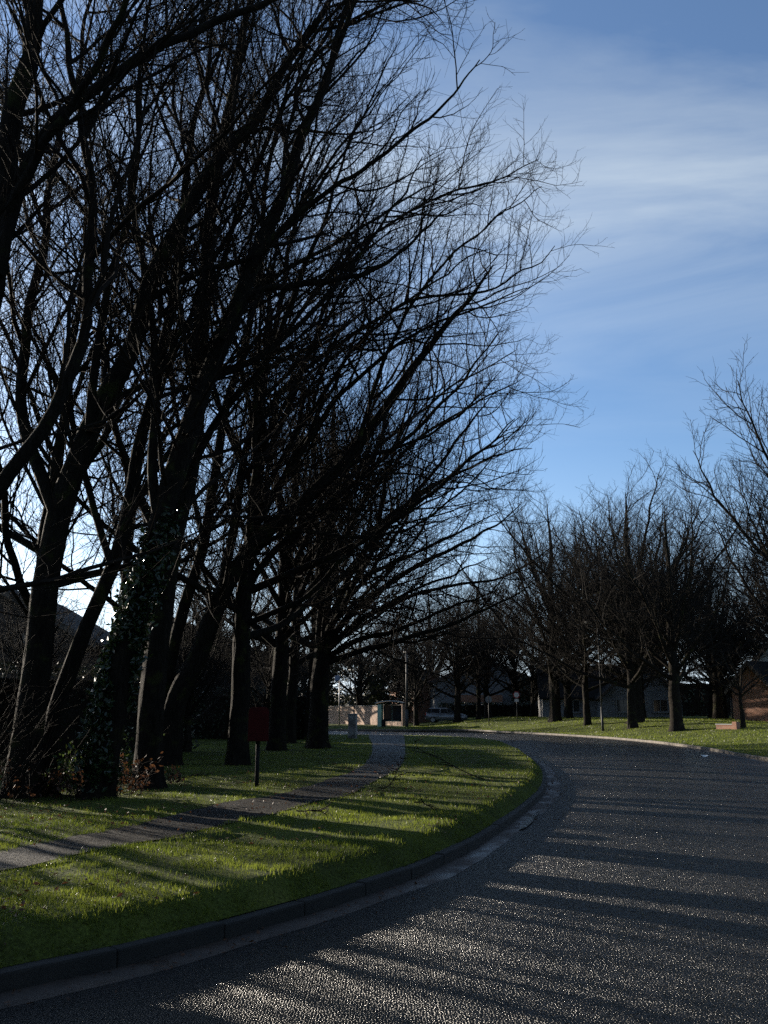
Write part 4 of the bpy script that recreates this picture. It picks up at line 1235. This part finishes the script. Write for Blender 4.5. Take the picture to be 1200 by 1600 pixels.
# ------------------------------------------------------------------ lamp columns and signs
M['galv'] = simple('galvanised_steel', (0.20, 0.20, 0.20), 0.5, 0.7)
M['pole_grey'] = simple('weathered_grey_paint', (0.045, 0.045, 0.043), 0.6, spec=0.2)
M['lens'] = simple('lamp_lens', (0.55, 0.55, 0.5), 0.3, var=0.05)
def lamp_column(base, H, label, m='pole_grey', arm=0.7, az=0.0, r0=0.085, r1=0.05, hb=1.5):
    root = empty('lamp_column', base, az); tag(root, label, 'lamp post', 'street lamp columns')
    MB().cyl((0, 0, -0.3), (0, 0, hb), r0, n=14).build('base_compartment', M[m], root, True)
    mb = MB(); mb.cyl((0, 0, hb), (0, 0, hb + 0.10), r0, r1, 14); mb.cyl((0, 0, hb + 0.10), (0, 0, H), r1, r1 * 0.7, 14)
    mb.build('shaft', M[m], root, True)
    mb = MB(); mb.cyl((0, 0, H - 0.02), (arm * 0.5, 0, H + 0.10), r1 * 0.6, n=8); mb.cyl((arm * 0.5, 0, H + 0.10), (arm, 0, H + 0.12), r1 * 0.6, n=8)
    mb.build('arm', M[m], root, True)
    ln_ = MB().box((arm + 0.22, 0, H + 0.12), (0.5, 0.2, 0.11), bevel=0.03).build('lantern', M[m], root)
    MB().box((arm + 0.24, 0, H + 0.055), (0.34, 0.15, 0.03)).build('lens', M['lens'], ln_)
lamp_column(gb(942, 1142), 7.2, 'tall grey lamp column on the far bank before the gable', az=R(215))
lamp_column(on_ground(2.15, 86.5), 6.9, 'dark lamp column just right of the bus shelter', az=R(100), r0=0.15, r1=0.12)
lamp_column(on_ground(-3.2, 98), 5.8, 'thin lamp column rising behind the grey pillar', az=R(120))
lamp_column(on_ground(27.3, 72), 5.0, 'short lamp column left of the brick house', az=R(180), arm=1.2)
M['sign_white'] = simple('sign_white', (0.42, 0.38, 0.37), 0.4, var=0.05)
M['sign_red'] = simple('sign_red', (0.42, 0.03, 0.03), 0.4, var=0.1)
M['sign_back'] = simple('sign_back_grey', (0.12, 0.12, 0.12), 0.6)
M['sign_blue'] = simple('sign_blue_grey', (0.16, 0.19, 0.26), 0.5)
def round_sign(base, H, rz, label, front=True):
    root = empty('road_sign', base, rz); tag(root, label, 'road sign')
    MB().cyl((0, 0.03, -0.3), (0, 0.03, H), 0.035, n=10).build('pole', M['pole_grey'], root, True)
    MB().cyl((0, -0.01, H - 0.32), (0, 0.008, H - 0.32), 0.30, n=32).build('plate', M['sign_white'] if front else M['sign_back'], root)
    if front:
        bm = bmesh.new()
        ring = []
        for k in range(36):
            a = k * 2 * math.pi / 36
            ring.append([bm.verts.new((math.cos(a) * q, -0.013, H - 0.32 + math.sin(a) * q)) for q in (0.296, 0.225)])
        for k in range(36):
            a, b = ring[k], ring[(k + 1) % 36]
            bm.faces.new([a[0], b[0], b[1], a[1]])
        r_e = bmesh.ops.solidify(bm, geom=bm.faces[:], thickness=0.004)
        me = bpy.data.meshes.new('red_ring'); bm.to_mesh(me); bm.free()
        link('red_ring', me, root, M['sign_red'])
        MB().box((0, -0.01, H - 0.80), (0.36, 0.014, 0.24)).build('lower_plate', M['sign_white'], root)
round_sign(on_ground(*at_depth(808, 1120, 80)[:2]), 2.75, R(-20), 'round white road sign with red rim on the far bank')
round_sign(on_ground(*at_depth(764, 1120, 82)[:2]), 2.6, R(160), 'round road sign seen from its dark back', False)
root = empty('bus_stop_pole', on_ground(-4.85, 99.5), R(10)); tag(root, 'pole with a small flag sign before the brick wall', 'sign')
MB().cyl((0, 0, -0.3), (0, 0, 5.3), 0.075, 0.06, n=12).build('pole', M['galv'], root, True)
MB().box((-0.30, 0, 5.0), (0.46, 0.03, 0.55)).build('flag', M['sign_blue'], root)

# ------------------------------------------------------------------ bus shelter
M['shelter_green'] = simple('shelter_green', (0.24, 0.36, 0.27), 0.45, var=0.2, scale=3)
M['shelter_roof'] = simple('shelter_roof', (0.28, 0.30, 0.30), 0.35, var=0.15)
M['dark_glass'] = simple('dark_glass', (0.015, 0.018, 0.02), 0.12, var=0.1)
sx = on_ground(*at_depth(597, 1130, 89)[:2])
root = empty('bus_shelter', sx, R(-10)); tag(root, 'small green bus shelter with curved pale roof at the roadside', 'bus shelter')
MB().box((0, 0, 1.05), (0.10, 0.9, 2.14), bevel=0.02).build('end_panel', M['shelter_green'], root)
MB().box((-0.16, -0.62, 1.02), (0.36, 0.10, 2.1), bevel=0.02).build('advert_panel', M['shelter_green'], root)
mb = MB(); mb.box((0.95, 0.45, 1.25), (1.75, 0.03, 1.55)); mb.build('back_pane', M['dark_glass'], root)
for k in range(2): MB().box((0.9 + 0.9 * k - 0.0, 0.47, 1.05), (0.07, 0.07, 2.1)).build('post', M['shelter_green'], root)
t = np.linspace(0, 1, 12)
prof = [(-0.55 + 2.75 * q, 2.12 + 0.34 * math.sin(math.pi * (0.12 + 0.72 * q)) ) for q in t]
pr = [(x, -0.8, zc) for x, zc in prof] + [(x, -0.8, zc - 0.08) for x, zc in prof[::-1]]
MB().prism(pr, (0, 1.4, 0)).build('roof', M['shelter_roof'], root)
MB().box((0.95, 0.25, 0.5), (1.4, 0.28, 0.05)).build('seat', M['shelter_green'], root)
for q in (0.4, 1.5): MB().box((q, 0.30, 0.24), (0.05, 0.05, 0.5)).build('seat_leg', M['shelter_green'], root)
MB().box((0.30, -0.72, 0.35), (0.36, 0.30, 0.66), bevel=0.03).build('litter_bin', M['black'], root)

# ------------------------------------------------------------------ buildings
def brick_mat(name, c1, c2, mortar, scale=1.0):
    m, n, l, b = mat(name)
    o = objco(n)
    sepn = n.new('ShaderNodeSeparateXYZ'); l.new(o, sepn.inputs[0])
    ad = n.new('ShaderNodeMath'); ad.operation = 'ADD'; l.new(sepn.outputs[0], ad.inputs[0]); l.new(sepn.outputs[1], ad.inputs[1])
    cb = n.new('ShaderNodeCombineXYZ'); l.new(ad.outputs[0], cb.inputs[0]); l.new(sepn.outputs[2], cb.inputs[1])
    br = n.new('ShaderNodeTexBrick')
    br.inputs['Scale'].default_value = 1.0 / scale
    br.inputs['Brick Width'].default_value = 0.225; br.inputs['Row Height'].default_value = 0.075; br.inputs['Mortar Size'].default_value = 0.008
    br.inputs['Color1'].default_value = (*c1, 1); br.inputs['Color2'].default_value = (*c2, 1); br.inputs['Mortar'].default_value = (*mortar, 1)
    l.new(cb.outputs[0], br.inputs['Vector'])
    st_ = ramp(n, l, noise(n, l, 1.2, 5, 0.65, o), [(0.3, (0.65, 0.63, 0.6)), (0.7, (1.05, 1.05, 1.05))])
    mm = n.new('ShaderNodeMix'); mm.data_type = 'RGBA'; mm.blend_type = 'MULTIPLY'; mm.inputs['Factor'].default_value = 1
    l.new(br.outputs['Color'], mm.inputs['A']); l.new(st_, mm.inputs['B'])
    l.new(mm.outputs['Result'], b.inputs['Base Color'])
    b.inputs['Roughness'].default_value = 0.9
    bump(n, l, br.outputs['Fac'], b, -0.4, 0.01)
    return m
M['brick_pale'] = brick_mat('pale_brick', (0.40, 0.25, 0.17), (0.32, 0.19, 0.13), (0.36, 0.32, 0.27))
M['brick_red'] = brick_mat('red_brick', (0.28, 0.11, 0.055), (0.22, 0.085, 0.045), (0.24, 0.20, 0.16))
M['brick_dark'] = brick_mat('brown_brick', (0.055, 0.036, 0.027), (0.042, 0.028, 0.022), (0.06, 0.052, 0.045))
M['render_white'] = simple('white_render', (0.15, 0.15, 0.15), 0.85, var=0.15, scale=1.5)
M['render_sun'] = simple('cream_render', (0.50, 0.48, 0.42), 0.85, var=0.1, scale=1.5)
M['slate'] = simple('roof_tile', (0.013, 0.012, 0.0115), 0.85, var=0.3, scale=5, bmp=0.5, spec=0.1)
M['frame_white'] = simple('window_frame', (0.18, 0.18, 0.175), 0.5, var=0.05)
M['wood_dark'] = simple('dark_wood', (0.05, 0.035, 0.025), 0.6)
M['door_red'] = simple('door_red', (0.25, 0.03, 0.025), 0.5)

def windows(root, rects, y, fmat='frame_white', axis='x', sgn=-1):
    """rects: (centre along wall, z centre, w, h); wall plane at y (or x) = given, facing sgn"""
    for c, zc, w, h in rects:
        def bx(mb, a, zz, sa, sz, dep, off):
            p = (a, y + sgn * off, zz) if axis == 'x' else (y + sgn * off, a, zz)
            s = (sa, dep, sz) if axis == 'x' else (dep, sa, sz)
            mb.box(p, s)
        mb = MB()
        for k in (-1, 1): bx(mb, c + k * (w / 2 - 0.035), zc, 0.07, h, 0.10, 0.03)
        for k in (-1, 1): bx(mb, c, zc + k * (h / 2 - 0.035), w - 0.14, 0.07, 0.10, 0.03)
        bx(mb, c, zc, 0.05, h - 0.14, 0.09, 0.03)
        f = mb.build('window', M[fmat], root)
        for k in (-1, 1):
            mb = MB(); bx(mb, c + k * (w / 4 - 0.02), zc, w / 2 - 0.10, h - 0.14, 0.03, 0.02); mb.build('pane', M['dark_glass'], f)
        mb = MB(); bx(mb, c, zc - h / 2 - 0.04, w + 0.16, 0.07, 0.16, 0.06); mb.build('sill', M[fmat], f)

def gable_house(base, w, dpt, eave, rise, rz, wallm, label, roofm='slate', over=0.35, wins=(), chim=None, doors=(), side_wins=(), cat='house', frame='frame_white'):
    """ridge runs along local y; gable faces local -y"""
    root = empty('house', base, rz); tag(root, label, cat)
    h = w / 2
    MB().prism([(-h, -dpt / 2, -0.4), (h, -dpt / 2, -0.4), (h, -dpt / 2, eave), (0, -dpt / 2, eave + rise), (-h, -dpt / 2, eave)], (0, dpt, 0)).build('wall', M[wallm], root)
    sl_ = rise / h
    th = 0.16
    for sg in (-1, 1):
        e = h + over
        pts = [(0, -dpt / 2 - over, eave + rise + 0.02), (sg * e, -dpt / 2 - over, eave - sl_ * over + 0.02), (sg * e, -dpt / 2 - over, eave - sl_ * over + th), (0, -dpt / 2 - over, eave + rise + th + 0.05)]
        rf = MB().prism(pts, (0, dpt + 2 * over, 0)).build('roof', M[roofm], root)
        MB().prism([(sg * 0.02, -dpt / 2 - over - 0.03, eave + rise - 0.12), (sg * e, -dpt / 2 - over - 0.03, eave - sl_ * over - 0.14), (sg * e, -dpt / 2 - over - 0.03, eave - sl_ * over + th + 0.02), (sg * 0.02, -dpt / 2 - over - 0.03, eave + rise + th + 0.07)], (0, 0.028, 0)).build('bargeboard', M['wood_dark'], rf)
        MB().cyl((sg * (e + 0.05), -dpt / 2 - over, eave - sl_ * over + 0.03), (sg * (e + 0.05), dpt / 2 + over, eave - sl_ * over + 0.03), 0.06, n=8).build('rain_gutter', M['black'], rf)
    if chim:
        cx, cy = chim
        ztop = eave + rise + 0.9
        zb = eave + rise * (1 - abs(cx) / h) - 0.3
        ch = MB().box((cx, cy, (zb + ztop) / 2), (0.7, 0.9, ztop - zb)).build('chimney', M['brick_dark'], root)
        for k in (-0.2, 0.2): MB().cyl((cx, cy + k, ztop), (cx, cy + k, ztop + 0.35), 0.12, 0.10, 10).build('chimney_pot', M['brick_red'], ch)
    windows(root, wins, -dpt / 2, frame)
    windows(root, side_wins, -h, frame, axis='y')
    for c, w_, h_, m in doors:
        d_ = MB().box((c, -dpt / 2 - 0.02, h_ / 2), (w_, 0.08, h_), bevel=0.01).build('door', M[m], root)
        MB().box((c + w_ * 0.38, -dpt / 2 - 0.08, h_ * 0.48), (0.04, 0.05, 0.14)).build('handle', M['iron'], d_)
    return root

# left, in shade behind the trees
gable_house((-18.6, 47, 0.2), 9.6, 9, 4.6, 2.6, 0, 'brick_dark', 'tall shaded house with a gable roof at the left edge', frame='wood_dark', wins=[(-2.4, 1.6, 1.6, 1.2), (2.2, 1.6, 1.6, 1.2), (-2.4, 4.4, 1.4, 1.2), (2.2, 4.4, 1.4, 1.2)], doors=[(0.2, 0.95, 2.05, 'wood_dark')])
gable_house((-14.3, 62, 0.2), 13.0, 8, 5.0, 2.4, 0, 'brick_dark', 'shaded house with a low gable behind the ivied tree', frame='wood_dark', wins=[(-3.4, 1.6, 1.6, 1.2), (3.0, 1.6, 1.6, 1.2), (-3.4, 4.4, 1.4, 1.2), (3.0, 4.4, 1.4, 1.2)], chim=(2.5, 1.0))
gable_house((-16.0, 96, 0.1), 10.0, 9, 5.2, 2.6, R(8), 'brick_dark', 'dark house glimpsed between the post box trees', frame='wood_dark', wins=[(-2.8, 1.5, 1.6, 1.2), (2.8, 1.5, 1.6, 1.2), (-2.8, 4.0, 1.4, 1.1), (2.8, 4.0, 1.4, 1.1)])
# brick wall behind the shelter
wa, wb = np.array(at_depth(512, 1120, 111)[:2]), np.array(at_depth(629, 1120, 94)[:2])
c = (wa + wb) / 2; L = np.linalg.norm(wb - wa); rz = math.atan2(*(wb - wa)[::-1])
root = empty('brick_wall', (c[0], c[1], height([c])[0]), rz); tag(root, 'pale brick garden wall partly sunlit behind the bus shelter', 'wall')
MB().box((0, 0, 0.9), (L, 0.24, 2.2)).build('brickwork', M['brick_pale'], root)
MB().box((0, 0, 2.04), (L + 0.05, 0.34, 0.08)).build('coping', M['far_concrete'], root)
MB().box((L / 2 + 0.12, 0, 0.95), (0.45, 0.45, 2.4)).build('end_pier', M['brick_pale'], root)
# shop-like house behind the far trees
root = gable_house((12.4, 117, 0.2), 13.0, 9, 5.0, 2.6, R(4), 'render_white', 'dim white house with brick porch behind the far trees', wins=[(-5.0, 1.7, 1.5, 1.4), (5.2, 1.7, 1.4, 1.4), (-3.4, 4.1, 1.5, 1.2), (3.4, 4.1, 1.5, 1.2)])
MB().box((-0.9, -5.2, 2.95), (5.0, 1.4, 0.85)).build('porch_fascia', M['brick_red'], root)
for k in range(3): MB().box((-3.2 + 2.3 * k, -5.75, 1.1), (0.28, 0.28, 2.84)).build('porch_post', M['frame_white'], root)
windows(root, [(-2.0, 1.3, 1.9, 2.2), (0.3, 1.3, 1.9, 2.2)], -4.62, 'wood_dark')
gable_house((4.4, 121, 0.1), 4.6, 8, 4.6, 2.0, R(24), 'brick_red', 'narrow brick house end sunlit behind the roadside tree', side_wins=[(0, 3.6, 1.2, 1.1)])
# bungalow with white gable
bg = on_ground(*at_depth(990, 1110, 92)[:2])
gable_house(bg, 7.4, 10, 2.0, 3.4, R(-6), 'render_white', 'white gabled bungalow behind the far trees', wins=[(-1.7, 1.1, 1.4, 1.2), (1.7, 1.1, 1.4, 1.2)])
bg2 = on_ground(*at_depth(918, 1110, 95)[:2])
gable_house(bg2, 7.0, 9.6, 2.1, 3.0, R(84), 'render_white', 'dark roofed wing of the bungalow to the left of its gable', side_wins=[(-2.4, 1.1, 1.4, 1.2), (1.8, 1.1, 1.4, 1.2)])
# brick house at the right edge
hb = on_ground(32.2, 66.5)
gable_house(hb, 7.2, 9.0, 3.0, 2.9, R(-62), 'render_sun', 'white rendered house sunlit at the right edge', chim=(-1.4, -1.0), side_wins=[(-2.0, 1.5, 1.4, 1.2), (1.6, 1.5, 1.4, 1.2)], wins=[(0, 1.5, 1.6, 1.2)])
hb2 = on_ground(27.6, 65.0)
gable_house(hb2, 3.6, 4.0, 2.2, 1.7, R(-62), 'brick_red', 'small orange brick wing before the white house', side_wins=[(0, 1.3, 1.0, 1.0)])
lw = gb(1134, 1139)
root = empty('garden_wall', lw, R(-62)); tag(root, 'low brick garden wall with white coping by the brick house', 'wall')
MB().box((0, 0, 0.04), (1.2, 0.22, 0.40)).build('brickwork', M['brick_red'], root)
MB().box((0, 0, 0.265), (1.26, 0.28, 0.05)).build('coping', M['frame_white'], root)
MB().box((0.76, 0, 0.12), (0.30, 0.30, 0.60)).build('pier', M['brick_red'], root)

# ------------------------------------------------------------------ parked car, side on, tail to the left
M['car_paint'] = simple('silver_paint', (0.20, 0.205, 0.215), 0.28, 0.5, var=0.03, scale=2)
M['tyre'] = simple('tyre_rubber', (0.014, 0.014, 0.014), 0.8)
M['rim'] = simple('alloy_rim', (0.35, 0.35, 0.36), 0.35, 0.8)
M['tail'] = simple('tail_lamp', (0.35, 0.02, 0.02), 0.2, var=0.05)
M['lamp_clear'] = simple('head_lamp', (0.6, 0.6, 0.6), 0.12, var=0.03)
cp = on_ground(*at_depth(698, 1130, 97)[:2])
car = empty('parked_car', cp, R(-14)); tag(car, 'silver hatchback parked tail to the left behind the far verge', 'car')
# x forward (to the right), y across; lofted body of side sections
prof = [(-2.12, 0.42, 0.80), (-2.16, 0.30, 0.95), (-2.02, 0.24, 1.05), (-1.5, 0.22, 1.06), (-0.4, 0.22, 1.02), (0.75, 0.22, 1.0), (1.5, 0.22, 0.94), (1.95, 0.26, 0.82), (2.12, 0.34, 0.66)]
bm = bmesh.new(); rings = []
for x, zb, zt in prof:
    hw = 0.87 - 0.16 * max(0, abs(x) - 1.5) ** 1.2
    ring = [(hw - 0.10, zb), (hw, zb + 0.14), (hw, (zb + zt) / 2), (hw - 0.04, zt - 0.08), (hw - 0.14, zt)]
    ring = [(y, zc) for y, zc in ring] + [(-y, zc) for y, zc in ring[::-1]]
    rings.append([bm.verts.new((x, y, zc)) for y, zc in ring])
for a, b in zip(rings[:-1], rings[1:]):
    for k in range(len(a)): bm.faces.new([a[k], a[(k + 1) % len(a)], b[(k + 1) % len(a)], b[k]])
bm.faces.new(rings[0]); bm.faces.new(rings[-1][::-1])
bmesh.ops.recalc_face_normals(bm, faces=bm.faces)
me = bpy.data.meshes.new('body'); bm.to_mesh(me); bm.free()
me.polygons.foreach_set('use_smooth', np.ones(len(me.polygons), bool))
link('body', me, car, M['car_paint'])
def cabin(name, pts_b, pts_t, hwb, hwt, m):
    mb = MB(); bm = mb.bm
    lo = [bm.verts.new((x, s * hwb, zc)) for s in (-1, 1) for x, zc in pts_b]
    hi = [bm.verts.new((x, s * hwt, zc)) for s in (-1, 1) for x, zc in pts_t]
    bmesh.ops.convex_hull(bm, input=lo + hi)
    return mb.build(name, m, car)
cabin('greenhouse', [(-2.0, 0.98), (1.05, 0.96)], [(-1.72, 1.47), (0.15, 1.46)], 0.80, 0.62, M['dark_glass'])
cabin('roof', [(-1.80, 1.44), (0.22, 1.43)], [(-1.62, 1.53), (-0.1, 1.54)], 0.64, 0.54, M['car_paint'])
for s in (-1, 1):
    for (xb, xt) in ((-1.55, -1.45), (-0.55, -0.52), (0.35, 0.02)):
        MB().cyl((xb, s * 0.80, 1.0), (xt, s * 0.635, 1.46), 0.035, n=6).build('pillar', M['car_paint'], car)
    for wx in (-1.32, 1.32):
        w_ = MB().cyl((wx, s * 0.70, 0.32), (wx, s * 0.89, 0.32), 0.33, n=24).build('wheel', M['tyre'], car)
        MB().cyl((wx, s * 0.88, 0.32), (wx, s * 0.905, 0.32), 0.21, n=20).build('rim', M['rim'], w_)
    MB().box((-2.10, s * 0.66, 0.88), (0.12, 0.22, 0.26), bevel=0.02).build('tail_light', M['tail'], car)
    MB().box((2.0, s * 0.6, 0.68), (0.16, 0.26, 0.13), bevel=0.02).build('headlight', M['lamp_clear'], car)
    MB().box((0.62, s * 0.92, 1.03), (0.12, 0.18, 0.12), bevel=0.03).build('wing_mirror', M['car_paint'], car)
MB().box((-2.16, 0, 0.66), (0.03, 0.52, 0.11)).build('number_plate', M['sign_white'], car)
MB().box((-2.14, 0, 0.42), (0.14, 1.4, 0.18), bevel=0.03).build('bumper', M['car_paint'], car)
